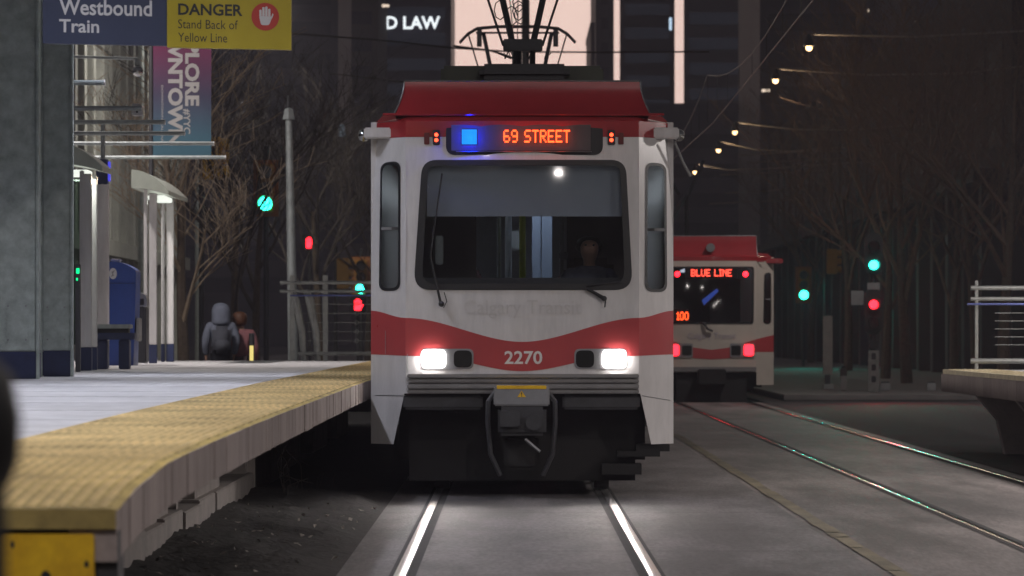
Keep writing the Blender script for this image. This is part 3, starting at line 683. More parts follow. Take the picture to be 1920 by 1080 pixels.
person((PX(449, Y), Y + .35, .05), math.pi - .2, 'person in a pink jacket with brown hair walking beside the hooded one', stand, ('pink', (.30, .12, .13)), ('brown', (.05, .03, .03)), hair=('brown', (.10, .035, .012), .16))

# ------------------------------------------------------------------ trains
def train(name, label, cx, Y0, s, cpx, cfg):
    X = lambda px: cx + (px - cpx) / s
    Z = lambda py: CAMZ + (625 - py) / s
    hw = cfg['hw']; fw = cfg['fw']; dch = cfg['dch']; zlo = cfg['zlo']; zmid = cfg['zmid']
    t = thing(name, label, 'train', (cx, Y0, 0))
    def fy(x, z, d=0):
        u = abs(x - cx)
        base = Y0 + .05 * min(1, u / fw) ** 2 + .09 * max(0, (z - 1.8) / 1.5) ** 2
        if u > fw: base += (u - fw) / (hw - fw) * dch
        return base - d
    fn = lambda d: (lambda x, z: (x, fy(x, z, d), z))
    # front mask
    ws = cfg['ws']; mb = MB(); ringface(mb, ws, rect(cx - fw, cx + fw, zlo, zmid), fn(0), 72, 4); 
    for i, sg in enumerate((-1, 1)):
        a, b = sorted((cx + sg * fw, cx + sg * hw)); ringface(mb, cfg['cw'][i], rect(a, b, cfg['zsk'], zmid), fn(0), 40, 2)
    mb.build('front_mask', cfg['body'], t, True)
    # cab top in red with rounded shoulder
    zs = cfg['zs']; us = [-hw, -fw - .1, -fw, -fw * .7, -fw * .35, 0, fw * .35, fw * .7, fw, fw + .1, hw]
    prof = [(0, zmid + .001), (0, zmid + (zs - zmid) * .75), (.03, zmid + (zs - zmid) * .93), (.09, zs), (.6, zs + .01)]
    mb = MB().grid(us, range(len(prof)), lambda u, k: (cx + u * (1 if k < 2 else (1 - .012 * (k - 1))), fy(cx + u, zmid) + prof[k][0] - .004, prof[k][1] - (.04 * (max(0, abs(u) - fw) / (hw - fw)) if k > 1 else 0)))
    mb.build('cab_top', red, t, True)
    # wave stripe
    st = cfg['stripe']
    def ip(tab, u):
        u = abs(u)
        for (a, za), (b, zb) in zip(tab, tab[1:]):
            if u <= b:
                q = (u - a) / (b - a); q = q * q * (3 - 2 * q) if cfg.get('ease', True) else q; return za + (zb - za) * q
        return tab[-1][1]
    us = sorted(set([-hw + 2 * hw * k / 60 for k in range(61)] + [-fw, fw]))
    MB().grid(us, [0, .25, .5, .75, 1], lambda u, q: (cx + u, fy(cx + u, ip(st[1], u) * (1 - q) + ip(st[0], u) * q, .004), ip(st[1], u) * (1 - q) + ip(st[0], u) * q)).build('red_stripe', redst, t, True)
    # windshield
    wi = cfg['wi']; mb = MB(); ringface(mb, wi, ws, fn(.012), 60, 1); ringface(mb, [((p[0] - cx) * .999 + cx, p[1]) for p in ws], [((p[0] - cx) * 1.004 + cx, p[1] + (.004 if p[1] > 2.2 else -.004)) for p in ws], fn(.006), 60, 1)
    gk = mb.build('windshield_frame', black, t, True)
    dense = []
    for a, b in zip(wi, wi[1:] + wi[:1]):
        k = max(1, int(math.hypot(b[0] - a[0], b[1] - a[1]) / .06))
        dense += [(a[0] + (b[0] - a[0]) * q / k, a[1] + (b[1] - a[1]) * q / k) for q in range(k)]
    fanface(MB(), dense, fn(-.012), 14).build('windshield_glass', glass, gk, True)
    for i in range(2):
        w_ = cfg['cw'][i]; c0 = (sum(p[0] for p in w_) / len(w_), sum(p[1] for p in w_) / len(w_)); inn = [(c0[0] + (p[0] - c0[0]) * .80, c0[1] + (p[1] - c0[1]) * .955) for p in w_]
        fr = MB(); ringface(fr, inn, w_, fn(.008), 40, 1); fr = fr.build('corner_window_frame', black, t, True)
        fanface(MB(), inn, fn(-.01)).build('corner_window_glass', cglass, fr, True)
        zc = c0[1] - .02; MB().box(min(p[0] for p in inn) + .003, max(p[0] for p in inn) - .003, fy(c0[0], zc) - .01, fy(c0[0], zc) + .03, zc - .012, zc + .012).build('window_bar', grey_t, fr)
    # body sides, roof, floor (two cars)
    L = cfg['len']; gap = .6
    ye = fy(cx + hw, 1.5) + .001; cars = [(ye, Y0 + L / 2 - gap / 2), (Y0 + L / 2 + gap / 2, Y0 + L)]
    for ci, (a, b) in enumerate(cars):
        body = MB()
        for sg in (-1, 1): body.box(cx + sg * (hw - .03) - .03, cx + sg * (hw - .03) + .03, a, b, .48, zs - .04)
        body.box(cx - hw + .06, cx + hw - .06, b - .06, b, .5, zs)
        if ci: body.box(cx - hw + .06, cx + hw - .06, a, a + .06, .5, zs)
        body = body.build('car_body', cfg['body'], t)
        rf = MB().prism([(cx - hw, zs - .039), (cx + hw, zs - .039), (cx + hw - .08, zs + .04), (cx + .7, zs + .1), (cx - .7, zs + .1), (cx - hw + .08, zs + .04)], lambda p, q: (p, a + (.55 if not ci else 0), q), lambda p, q: (p, b, q)); rf.build('roof', red if ci == 0 else red, t)
        MB().box(cx - hw + .07, cx + hw - .07, a + (.0 if ci else .9), b - .07, .92, 1.0).build('floor', under, t)
        MB().box(cx - 1.1, cx + 1.1, a + (.5 if not ci else 0), b - .3, .3, .9).build('underframe', under, t)
        n = 7; step = (b - a - 1.6) / n
        for k in range(n):
            y0 = a + 1.0 + k * step
            for sg in (-1, 1):
                x = cx + sg * (hw + .001)
                if k in (1, 3, 5):
                    d = MB().bbox(min(x, x + sg * .012), max(x, x + sg * .012), y0, y0 + 1.35, .98, 3.0, .003).build('door', cfg['body'], t)
                    MB().box(min(x + sg * .0125, x + sg * .018), max(x + sg * .0125, x + sg * .018), y0 + .12, y0 + .58, 1.6, 2.8).box(min(x + sg * .0125, x + sg * .018), max(x + sg * .0125, x + sg * .018), y0 + .77, y0 + 1.23, 1.6, 2.8).build('door_glass', dglass, d)
                else: MB().bbox(min(x, x + sg * .01), max(x, x + sg * .01), y0, y0 + step - .25, 1.85, 2.85, .002).build('side_window', dglass, t)
        for k in range(3 if ci == 0 else 2):
            yc = a + 2.2 + k * (b - a - 4.5) / 2
            w0 = MB()
            for sg in (-1, 1):
                for dy in (-.9, .9): w0.cyl((cx + sg * .66, yc + dy, .34), (cx + sg * .79, yc + dy, .34), .33, 24)
            w0.box(cx - .95, cx + .95, yc - 1.3, yc + 1.3, .22, .36); w0.build('bogie', under, t)
    # roof fairing
    fr = cfg.get('fairing')
    if fr:
        wb, wt, z0, z1 = fr; K = 8
        def pf(q): return (.05 + .13 * math.sin(q * 1.57), z0 + (z1 - z0) * q, wb + (wt - wb) * math.sin(q * 1.57))
        mb = MB().grid([k / 12 for k in range(13)], [k / K for k in range(K + 1)], lambda u, q: (cx + (2 * u - 1) * pf(q)[2], Y0 + .12 + pf(q)[0], pf(q)[1]))
        for sg in (-1, 1): mb.grid([0, .3, .6, 1], [k / K for k in range(K + 1)], lambda u, q: (cx + sg * pf(q)[2], Y0 + .12 + pf(q)[0] + u * 2.6 * (1 if q < .99 else 1), pf(q)[1]))
        mb.grid([k / 6 for k in range(7)], [0, 1], lambda u, q: (cx + (2 * u - 1) * wt, Y0 + .3 + q * 2.4, z1 + .0005 - .0 * q)); mb.build('roof_fairing', red, t, True)
        mb = MB()
        for sg in (-1, 1): mb.tube([(cx + sg * (pf(k / K)[2] + .003), Y0 + .116 + pf(k / K)[0], pf(k / K)[1]) for k in range(K + 1)], .007, 6)
        mb.tube([(cx - wt, Y0 + .30, z1 + .004), (cx + wt, Y0 + .30, z1 + .004)], .008, 6); mb.build('fairing_trim', steel, t, True)
        MB().tube([(cx - wb - .1, Y0 + .12, z0 - .002), (cx + wb + .12, Y0 + .12, z0 - .002)], .012, 6).build('gutter', red, t, True)
    return t, X, Z, fy, fn

S1 = 215.0; Y1 = 37.2; C1 = 979.5
x1 = lambda px: XT1 + (px - C1) / S1
z1 = lambda py: CAMZ + (625 - py) / S1
def quad(p): return [(x1(a), z1(b)) for a, b in p]
cfg = dict(hw=1.335, fw=1.02, dch=.42, zlo=z1(738), zmid=z1(256), zsk=z1(738), zs=z1(216), len=48, body=white, ease=True,
    ws=rpoly(quad([(776, 543), (1186, 543), (1173, 300), (792, 300)]), [.16, .16, .13, .13], 7),
    wi=rpoly(quad([(791, 532), (1172, 532), (1163, 310), (803, 310)]), [.12, .12, .07, .07], 7),
    cw=[rpoly(quad([(708, 545), (750, 545), (750, 300), (711, 302)]), .075, 6), rpoly(quad([(1210, 547), (1254, 547), (1253, 304), (1212, 302)]), .075, 6)],
    stripe=([(0, z1(641)), (1.02, z1(596)), (1.335, z1(582))], [(0, z1(696)), (.85, z1(668)), (1.335, z1(665))]),
    fairing=(1.12, 1.035, z1(213), z1(149)))
t1, X1, Z1, fy1, fn1 = train('light_rail_train', 'oncoming white and red light rail train showing 69 STREET with headlights on', XT1, Y1, S1, C1, cfg)
# side skirts below the mask (chamfered corners)
for sg in (-1, 1):
    a = [(XT1 + sg * 1.335, z1(738)), (XT1 + sg * 1.03, z1(738)), (XT1 + sg * 1.13, z1(834)), (XT1 + sg * 1.335, z1(834))]
    MB().prism(a, lambda p, q: (p, fy1(p, q, 0), q), lambda p, q: (p, fy1(p, q, 0) + .05, q)).build('corner_skirt', white, t1)
MB().grid([0, 1, 2, 3], [-1, 1], lambda u, v: (XT1 + v * 1.0, Y1 + .06 + (.5 if u in (1, 2) else .5), [z1(738), z1(790), z1(850), z1(905)][int(u)])).build('front_cavity', under, t1)
# bumper: ribbed grey beam
mb = MB()
for k, (a, b, d) in enumerate(((701, 709, .05), (711, 718, .035), (720, 729, .05), (730, 738, .03))): mb.bbox(x1(764), x1(1198), Y1 - d, Y1 + .05, z1(b), z1(a), .008)
mb.build('bumper', bumper_m, t1)
for a, b in ((756, 905), (1055, 1200)): MB().bbox(x1(a), x1(b), Y1 + .05, Y1 + .12, z1(768), z1(740), .02).build('pilot_plate', darksteel, t1)
# steps at lower right and left
for (a, b, c, d) in ((1195, 1258, 835, 848), (1160, 1240, 848, 858), (1130, 1205, 872, 892)): 
    MB().box(x1(a), x1(b), Y1 + .3, Y1 + .7, z1(d), z1(c)).build('step', under, t1)
# destination sign
ds = patch(MB(), rpoly(rect(x1(836), x1(1131), z1(290), z1(228)), .085, 6), fn1, .012, -.004).build('destination_sign', blackgloss, t1)
MB().grid([x1(846) + (x1(1108) - x1(846)) * k / 12 for k in range(13)], [z1(282), z1(233)], fn1(.0145)).build('display_board', mat('led_board', (.09, .085, .09), .8, var=.1), ds)
leds(MB(), '69 STREET', x1(944), x1(1069), z1(267), z1(243), fn1(.019)).build('display_text', amberE, ds)
mb = MB(); cxx, czz = x1(880), z1(256)
for i in range(10):
    for j in range(10):
        a = x1(866) + i * (x1(894) - x1(866)) / 10; b = z1(270) + j * (z1(242) - z1(270)) / 10; mb.prism(rect(a, a + .0122, b, b + .0122), fn1(.022), fn1(.015))
mb.build('blue_line_symbol', cyanE, ds)
lamp('POINT', 'led_halo_light', (x1(880), fy1(x1(880), z1(256)) - .075, z1(256)), 5, (.0, .015, 1), ds, .03)  # unseen point lamp added before the panel for a blue halo
for px in (955, 990, 1022, 1055): lamp('POINT', 'led_halo_light', (x1(px), fy1(x1(px), z1(255)) - .08, z1(255)), .35, (1, .06, .02), ds, .03)  # unseen red point lamps added for the glow round the letters
MB().tube([(x1(855), fy1(x1(855), z1(284)) - .014, z1(284)), (x1(980), fy1(x1(980), z1(284)) - .014, z1(284)), (x1(1110), fy1(x1(1110), z1(284)) - .014, z1(284))], .004, 5).build('sign_trim', steel, ds)
# marker lamps
for px in (818, 1147):
    mk = MB().bbox(x1(px - 7), x1(px + 7), fy1(x1(px), z1(257)) - .03, fy1(x1(px), z1(257)) - .0045, z1(271), z1(243), .006).build('marker_lamp', black, t1)
    MB().sphere((x1(px), fy1(x1(px), z1(252)) - .032, z1(252)), .017, 8).sphere((x1(px), fy1(x1(px), z1(262)) - .032, z1(262)), .017, 8).build('lens', emitm('marker_red', (1, .06, .02), 5), mk)
    q = px - 18 if px < 980 else px + 18
    MB().bbox(x1(q - 5), x1(q + 5), fy1(x1(q), z1(258)) - .02, fy1(x1(q), z1(258)) - .0045, z1(270), z1(248), .004).build('marker_lamp_unlit', mat('dark_red_lens', (.12, .01, .01), .3, var=0), t1)
# headlights
for px, off in ((813, 55), (1152, -55)):
    y0 = fy1(x1(px), z1(673))
    bz_ = patch(MB(), rpoly(rect(x1(min(px - 24, px + off - 20)), x1(max(px + 24, px + off + 20)), z1(692), z1(654)), .05, 5), fn1, .012, .001).build('headlight', grey_t, t1)
    MB().prism(rpoly(rect(x1(px - 22), x1(px + 22), z1(689), z1(657)), .045, 5), lambda a, b: (a, y0 - .027, b), lambda a, b: (a, y0 - .0135, b)).build('lamp_lens', headE, bz_)
    MB().prism(rpoly(rect(x1(px + off - 17), x1(px + off + 17), z1(689), z1(657)), .05, 5), lambda a, b: (a, fy1(a, b) - .018, b), lambda a, b: (a, fy1(a, b) - .0125, b)).build('unlit_lens', offlens, bz_)
    lamp('SPOT', 'headlight_beam', (x1(px), y0 - .12, z1(673)), 75, (1, .90, .86), t1, .05, rot=(R(-84), 0, 0), spot=R(80), blend=.9)
# lettering
mb = MB(); addtext(mb, '2270', x1(946), x1(1017), z1(683), z1(658), fn1(.009), .02); mb.build('fleet_number', mat('stripe_white', (.72, .7, .7), .4, var=0), t1)
mb = MB(); addtext(mb, 'Calgary Transit', x1(870), x1(1090), z1(597), z1(562), fn1(.006), .0); mb.build('operator_name', mat('faint_lettering', (.575, .555, .55), .4, var=0), t1)
# wipers
mb = MB(); fl = lambda px, py, d=.04: (x1(px), fy1(x1(px), z1(py)) - d, z1(py))
mb.tube([fl(827, 570), fl(818, 530), fl(807, 480), fl(815, 420)], [.014, .012, .01, .007], 6); mb.tube([fl(807, 480, .03), fl(829, 325, .03)], .008, 6); mb.sphere(fl(828, 570), .026, 8); mb.tube([fl(833, 548), fl(838, 565), fl(832, 577), fl(828, 570)], .004, 5); mb.build('wiper', black, t1, True)
mb = MB(); mb.tube([fl(1100, 541), fl(1120, 552), fl(1133, 560)], [.014, .016, .02], 6); mb.tube([fl(1100, 536, .03), fl(1165, 528, .03)], .008, 6); mb.sphere(fl(1133, 560), .024, 8); mb.tube([fl(1136, 560), fl(1134, 576)], .006, 5); mb.build('wiper', black, t1, True)
# ridges added for the highlight along the chamfer corners, then panel gaps
mb = MB()
for px in (762, 1198):
    mb.tube([fl(px, 300, .003), fl(px, 450, .003), fl(px, 590, .003)], .005, 5)
mb.build('corner_highlight', white, t1, True)
mb = MB(); mb.tube([fl(721, 620, .006), fl(721, 664, .006)], .003, 4); mb.tube([fl(764, 700, .004), fl(764, 664, .004)], .003, 4); mb.tube([fl(700, 742, .004), fl(760, 742, .004)], .003, 4); mb.tube([fl(1205, 742, .004), fl(1260, 752, .004)], .003, 4); mb.build('panel_seam', grey_t, t1)
# corner camera arms with domes
for sg, (a, b) in ((-1, (680, 748)), (1, (1214, 1276))):
    yb = Y1 + .42
    ar = MB().bbox(x1(a), x1(b), yb - .12, yb + .02, z1(257), z1(236), .012).build('mirror_arm', white, t1)
    e = x1(a) if sg < 0 else x1(b)
    MB().sphere((e, yb - .05, z1(250)), .055, 12).build('dome', mat('chrome_dome', (.5, .5, .5), .08, 1, var=0), ar, True)
mb = MB().tube([(x1(1268), Y1 + .4, z1(262)), (x1(1285), Y1 + .5, z1(300)), (x1(1300), Y1 + .6, z1(325))], .012, 6); mb.build('cable', grey_t, t1)
# coupler
cp = MB().bbox(x1(926), x1(1030), Y1 - .32, Y1 + .2, z1(760), z1(724), .012).build('coupler', grey_t, t1)
MB().bbox(x1(932), x1(1024), Y1 - .325, Y1 - .1, z1(728.5), z1(722.5), .003).build('yellow_strip', yplate, cp)
tri = [(x1(978), z1(731.5)), (x1(970), z1(743.5)), (x1(986), z1(743.5))]
MB().prism(tri, lambda a, b: (a, Y1 - .3235, b), lambda a, b: (a, Y1 - .319, b)).build('warning_triangle', yplate, cp)
MB().prism([(x1(976.8), z1(735)), (x1(979.2), z1(735)), (x1(978.6), z1(739.6)), (x1(977.4), z1(739.6))], lambda a, b: (a, Y1 - .325, b), lambda a, b: (a, Y1 - .3237, b)).prism(rect(x1(977.2), x1(978.8), z1(742.4), z1(740.6)), lambda a, b: (a, Y1 - .325, b), lambda a, b: (a, Y1 - .3237, b)).build('exclamation_mark', black, cp)
mb = MB().bbox(x1(934), x1(1024), Y1 - .36, Y1 + .2, z1(815), z1(761), .03); mb.prism(rpoly(rect(x1(938), x1(975), z1(798), z1(769)), .03), lambda a, b: (a, Y1 - .45, b), lambda a, b: (a, Y1 - .35, b)); mb.cyl((x1(1000), Y1 - .44, z1(790)), (x1(1000), Y1 - .3, z1(790)), .07, 16)
mb.build('coupler_head', darksteel, cp, True)
mb = MB()
for sg in (-1, 1): mb.tube([(x1(978 + sg * 34), Y1 - .05, z1(741)), (x1(978 + sg * 52), Y1 - .15, z1(738)), (x1(978 + sg * 62), Y1 - .2, z1(752)), (x1(978 + sg * 63), Y1 - .2, z1(790)), (x1(978 + sg * 58), Y1 - .18, z1(850)), (x1(978 + sg * 40), Y1 - .1, z1(890))], .022, 8)
mb.build('air_hose', mat('hose', (.06, .06, .065), .3, var=.1), cp, True)
MB().tube([(x1(985), Y1 - .3, z1(822)), (x1(1012), Y1 - .34, z1(845))], .014, 6).build('release_handle', steel, cp, True)
MB().bbox(x1(945), x1(1010), Y1 - .1, Y1 + .3, z1(880), z1(816), .03).build('drawbar', under, cp)
# interior seen through the windshield
sh = MB().box(x1(800), x1(1167), Y1 + .16, Y1 + .165, z1(405), z1(306)).build('sunshade', mat('shade_cloth', (.30, .33, .38), .8, var=.05), t1)
mb = MB().box(x1(770), x1(1190), Y1 + .3, Y1 + .75, .95, z1(520)); mb.build('dashboard', mat('dash_grey', (.05, .05, .055), .6, var=.1), t1)
mb = MB().box(x1(742), x1(890), Y1 + 1.95, Y1 + 1.99, 1.0, 3.2).box(x1(1068), x1(1217), Y1 + 1.95, Y1 + 1.99, 1.0, 3.2); mb.build('cab_partition', mat('cab_wall', (.12, .11, .115), .7, var=.1), t1)
MB().box(x1(742), x1(1217), Y1 + .45, Y1 + 23, 3.08, 3.12).build('ceiling', mat('ceiling_white', (.4, .4, .4), .7, var=.05), t1)
mb = MB()
for px, dy, r in ((934, 2.4, .018), (953, 3.6, .03)): mb.cyl((x1(px), Y1 + dy, 1.0), (x1(px), Y1 + dy, 3.08), r, 8)
mb.build('grab_pole', steel, t1, True)
MB().cyl((x1(981), Y1 + 2.2, 1.0), (x1(981), Y1 + 2.2, 3.08), .03, 8).build('grab_pole', mat('yellow_green_pole', (.60, .68, .05), .4, var=.05), t1, True)
mb = MB().bbox(x1(1002), x1(1020), Y1 + 4, Y1 + 4.05, 1.35, 3.0, .004).bbox(x1(1022), x1(1044), Y1 + 4, Y1 + 4.05, 1.35, 3.0, .004); mb.build('inner_door', mat('inner_door_white', (.45, .52, .68), .5, var=.05), t1)
mb = MB().bbox(x1(1055), x1(1062), Y1 + 1.9, Y1 + 1.94, 1.4, 3.0, .004).bbox(x1(1052), x1(1070), Y1 + 1.7, Y1 + 1.9, z1(480), z1(465), .01); mb.build('cab_door_frame', grey_t, t1)
MB().bbox(x1(815), x1(830), Y1 + .35, Y1 + .45, z1(495), z1(440), .01).build('cab_device', mat('device_grey', (.16, .18, .18), .5, var=.1), t1)
mb = MB()
for k in range(6):
    for sg in (-1, 1): mb.bbox(XT1 + sg * .8 - .38, XT1 + sg * .8 + .38, Y1 + 5 + k * 2.4, Y1 + 5.5 + k * 2.4, 1.35, 1.5, .04).bbox(XT1 + sg * .8 - .38, XT1 + sg * .8 + .38, Y1 + 5.5 + k * 2.4, Y1 + 5.6 + k * 2.4, 1.4, 2.1, .04)
mb.build('passenger_seats', mat('seat_maroon', (.06, .02, .02), .8, var=.1), t1)
MB().bbox(XT1 - .12, XT1 + .12, Y1 + 3, Y1 + 16, 3.05, 3.078, .008).build('ceiling_light', emitm('cabin_light', (.75, .87, 1), 7), t1)
seat = MB().bbox(x1(1068), x1(1158), Y1 + 1.35, Y1 + 1.5, 1.3, z1(478), .06).bbox(x1(1068), x1(1158), Y1 + .95, Y1 + 1.4, 1.32, 1.45, .05); seat.build('driver_seat', mat('seat_dark', (.05, .04, .04), .8, var=.1), t1)
sit = dict(pel=(0, 0, .52), waist=(0, .02, .68), chest=(0, .03, .92), neck=(0, .02, 1.09), jaw=(0, -.02, 1.15), head=(0, -.015, 1.23), crown=(0, 0, 1.29),
    shl=(.19, .03, 1.0), shr=(-.19, .03, 1.0), ell=(.25, -.12, .78), elr=(-.25, -.12, .78), wrl=(.2, -.33, .75), wrr=(-.2, -.33, .75),
    hipl=(.1, -.04, .5), hipr=(-.1, -.04, .5), knl=(.12, -.42, .5), knr=(-.12, -.42, .5), anl=(.12, -.42, .1), anr=(-.12, -.42, .1), toel=(.12, -.56, .05), toer=(-.12, -.56, .05))
person((x1(1110), Y1 + 1.22, .98), 0, 'train driver in dark clothing seated behind the windshield', sit, ('driver_dark', (.10, .11, .15)), ('driver_trousers', (.02, .02, .02)), hair=('dark', (.02, .015, .012), .05))
# rooftop equipment and pantographs
MB().bbox(XT1 - .76, XT1 + .77, Y1 + 2.9, Y1 + 6.0, 3.5, PZ(123, Y1 + 2.9), .03).build('roof_unit', mat('roof_unit_green', (.09, .10, .08), .7, var=.15), t1)
MB().bbox(XT1 - .40, XT1 + .45, Y1 + 2.7, Y1 + 5.5, PZ(150, 40), PZ(119, Y1 + 2.7), .05).build('roof_cover', darksteel, t1)
def panto(parent, cx, Yp, zb, ze, zw, half=1.0, vb=.1, vt=.42, low=True):
    p = MB().bbox(cx - .55, cx + .55, Yp - .5, Yp + 1.2, zb - .12, zb, .02).build('pantograph', darksteel, parent)
    MB().tube([(cx - .06, Yp + .9, zb), (cx - .06, Yp - .1, ze)], .05, 8).tube([(cx + .1, Yp + .9, zb), (cx + .1, Yp - .1, ze)], .03, 8).bbox(cx - .2, cx + .2, Yp - .16, Yp, ze - .06, ze + .06, .01).build('lower_arm', darksteel, p)
    mb = MB()
    for sg in (-1, 1): mb.tube([(cx + sg * vb, Yp - .08, ze), (cx + sg * vt, Yp + .8, zw - .12)], .035, 8).tube([(cx + sg * (vb + .1), Yp - .08, ze), (cx + sg * (vt + .25), Yp + .8, zw - .12)], .014, 6)
    mb.build('upper_frame', darksteel, p)
    mb = MB()
    for dy in (-.12, .12):
        mb.tube([(cx - half, Yp + .8 + dy, zw - .26), (cx - half * .86, Yp + .8 + dy, zw - .12), (cx - half * .7, Yp + .8 + dy, zw - .03), (cx - half * .35, Yp + .8 + dy, zw), (cx + half * .35, Yp + .8 + dy, zw), (cx + half * .7, Yp + .8 + dy, zw - .03), (cx + half * .86, Yp + .8 + dy, zw - .12), (cx + half, Yp + .8 + dy, zw - .26)], .02, 6)
    mb.cyl((cx - half * .72, Yp + .8, zw - .1), (cx + half * .72, Yp + .8, zw - .1), .018, 6)
    for sg in (-1, 1): mb.box(cx + sg * .62 - .04, cx + sg * .62 + .04, Yp + .7, Yp + .9, zw - .32, zw - .03)
    mb.build('collector_head', darksteel, p)
Yp = 43.5; zw = 5.95
mbp = MB().box(XT1 - .7, XT1 + .7, Yp - .5, Yp + 1.3, 3.4, 3.8)
panto(t1, XT1 + .02, Yp, 3.93, PZ(86, Yp), zw)
panto(t1, XT1, 68.5, 4.0, 4.65, PZ(50, 69.3), half=.94, vb=.22, vt=.55)
rn = random.Random(8)
for k in range(6):
    x = XT1 + .02 + rn.uniform(-.25, .25); MB().tube([(x, Yp - .1, PZ(92, Yp)), (x + rn.uniform(-.05, .05), Yp - .15, PZ(112, Yp)), (x + rn.uniform(-.12, .12), Yp, PZ(100, Yp))], .007, 4).build('roof_cable', darksteel, t1)
for k in range(5):
    x = XT1 + rn.uniform(-.25, .35); z = PZ(rn.uniform(0, 30), Yp); MB().tube([(x + .06 * math.cos(a * .8), Yp, z + .1 * math.sin(a * .8)) for a in range(8)], .006, 4).build('cable_loop', darksteel, t1)

# second train, seen from behind
S2 = 90.0; Y2 = F / S2; C2 = 1334.0; XB = PX(C2, Y2)
x2 = lambda px: XB + (px - C2) / S2
z2 = lambda py: CAMZ + (625 - py) / S2
def quad2(p): return [(x2(a), z2(b)) for a, b in p]
sym = lambda px: 2 * C2 - px
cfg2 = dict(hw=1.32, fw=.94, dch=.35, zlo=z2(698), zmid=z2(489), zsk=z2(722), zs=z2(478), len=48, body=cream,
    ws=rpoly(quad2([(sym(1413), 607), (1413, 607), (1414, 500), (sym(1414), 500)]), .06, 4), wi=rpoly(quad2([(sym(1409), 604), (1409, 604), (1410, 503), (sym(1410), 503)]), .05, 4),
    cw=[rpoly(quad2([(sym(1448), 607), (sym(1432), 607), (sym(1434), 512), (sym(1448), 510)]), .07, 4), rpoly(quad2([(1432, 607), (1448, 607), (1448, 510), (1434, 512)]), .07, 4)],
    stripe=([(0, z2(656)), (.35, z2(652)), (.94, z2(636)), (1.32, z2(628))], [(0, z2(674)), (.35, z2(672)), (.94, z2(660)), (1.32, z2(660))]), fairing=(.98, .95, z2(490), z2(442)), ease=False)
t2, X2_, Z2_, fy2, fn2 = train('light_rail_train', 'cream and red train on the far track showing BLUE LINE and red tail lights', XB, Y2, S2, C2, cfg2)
MB().box(x2(sym(1400)), x2(1400), Y2 + .02, Y2 + 1, z2(768), z2(699)).build('underframe', under, t2)
MB().bbox(x2(sym(1418)), x2(1418), Y2 - .06, Y2 + .1, z2(697), z2(688), .01).build('bumper', bumper_m, t2)
MB().bbox(x2(1308), x2(1360), Y2 - .3, Y2 + .1, z2(722), z2(692), .02).build('coupler', under, t2)
db = MB().prism(rpoly(rect(x2(1284), x2(1384), z2(522), z2(503)), .02), fn2(.0155), fn2(.013)).build('destination_sign', blackgloss, t2)
leds(MB(), 'BLUE LINE', x2(1296), x2(1372), z2(518), z2(505), fn2(.022)).build('display_text', ledred, db)
MB().box(x2(1264), x2(1294), Y2 + .03, Y2 + .05, z2(604), z2(580)).build('run_number_board', black, t2)
leds(MB(), '100', x2(1269), x2(1291), z2(600), z2(585), lambda a, b: (a, Y2 - .005, b)).build('run_number', amberE, t2)
for px in (1270, 1398): MB().sphere((x2(px), fy2(x2(px), z2(514)) - .03, z2(514)), .06, 10, (1, .5, 1)).build('marker_lamp', redE, t2, True)
for px, q in ((1404, -24), (1264, 24)):
    h = MB().prism(rpoly(rect(x2(min(px, px + q) - 11), x2(max(px, px + q) + 11), z2(670), z2(644)), .03), fn2(.02), fn2(.002)).build('tail_light', grey_t, t2)
    MB().prism(rpoly(rect(x2(px - 9), x2(px + 9), z2(667), z2(646)), .06), fn2(.035), fn2(.021)).build('lit_lens', redE, h)
    MB().prism(rpoly(rect(x2(px + q - 9), x2(px + q + 9), z2(666), z2(648)), .03), fn2(.025), fn2(.021)).build('dark_lens', offlens, h)
MB().cyl((x2(1333), Y2 + .1, z2(464)), (x2(1333), Y2 + .3, z2(464)), .09, 14).build('roof_lamp', steel, t2)
MB().bbox(x2(1418), x2(1470), Y2 + .3, Y2 + 1.5, z2(494), z2(484), .02).bbox(x2(sym(1470)), x2(sym(1418)), Y2 + .3, Y2 + 1.5, z2(494), z2(484), .02).build('gutter', red, t2)
mb = MB(); addtext(mb, 'Calgary Transit', x2(1290), x2(1380), z2(638), z2(624), fn2(.012), 0); mb.build('operator_name', mat('faint_purple', (.42, .36, .42), .5, var=0), t2)
MB().tube([(x2(1318), Y2 - .03, z2(604)), (x2(1326), Y2 - .06, z2(616)), (x2(1336), Y2 - .05, z2(621))], .025, 6).build('wiper', black, t2)
mb = MB().box(x2(1340), x2(1400), Y2 + 2.5, Y2 + 2.52, 1.6, 2.6); mb.build('interior_panel', mat('dim_interior', (.10, .10, .11), .7, var=.2), t2)
MB().add([(x2(1320), Y2 + 1.0, z2(562)), (x2(1348), Y2 + 1.0, z2(540)), (x2(1352), Y2 + 1.0, z2(545)), (x2(1324), Y2 + 1.0, z2(572))], [(0, 1, 2, 3)]).build('interior_strip_light', emitm('blue_strip', (.08, .16, .8), .35), t2)
MB().box(XB - .1, XB + .1, Y2 + 3, Y2 + 14, 2.9, 2.95).build('ceiling_light', emitm('cabin_light2', (.8, .85, 1), .8), t2)
p2 = MB().tube([(x2(1252), Y2 + 6, z2(440)), (x2(1313), Y2 + 8, z2(345))], .06, 6).tube([(x2(1318), Y2 + 8, z2(440)), (x2(1316), Y2 + 8, z2(345))], .05, 6).tube([(x2(1316), Y2 + 8, z2(350)), (x2(1355), Y2 + 9, z2(270))], .045, 6).tube([(x2(1300), Y2 + 8, z2(340)), (x2(1270), Y2 + 9, z2(275))], .045, 6); p2.build('pantograph', darksteel, t2)

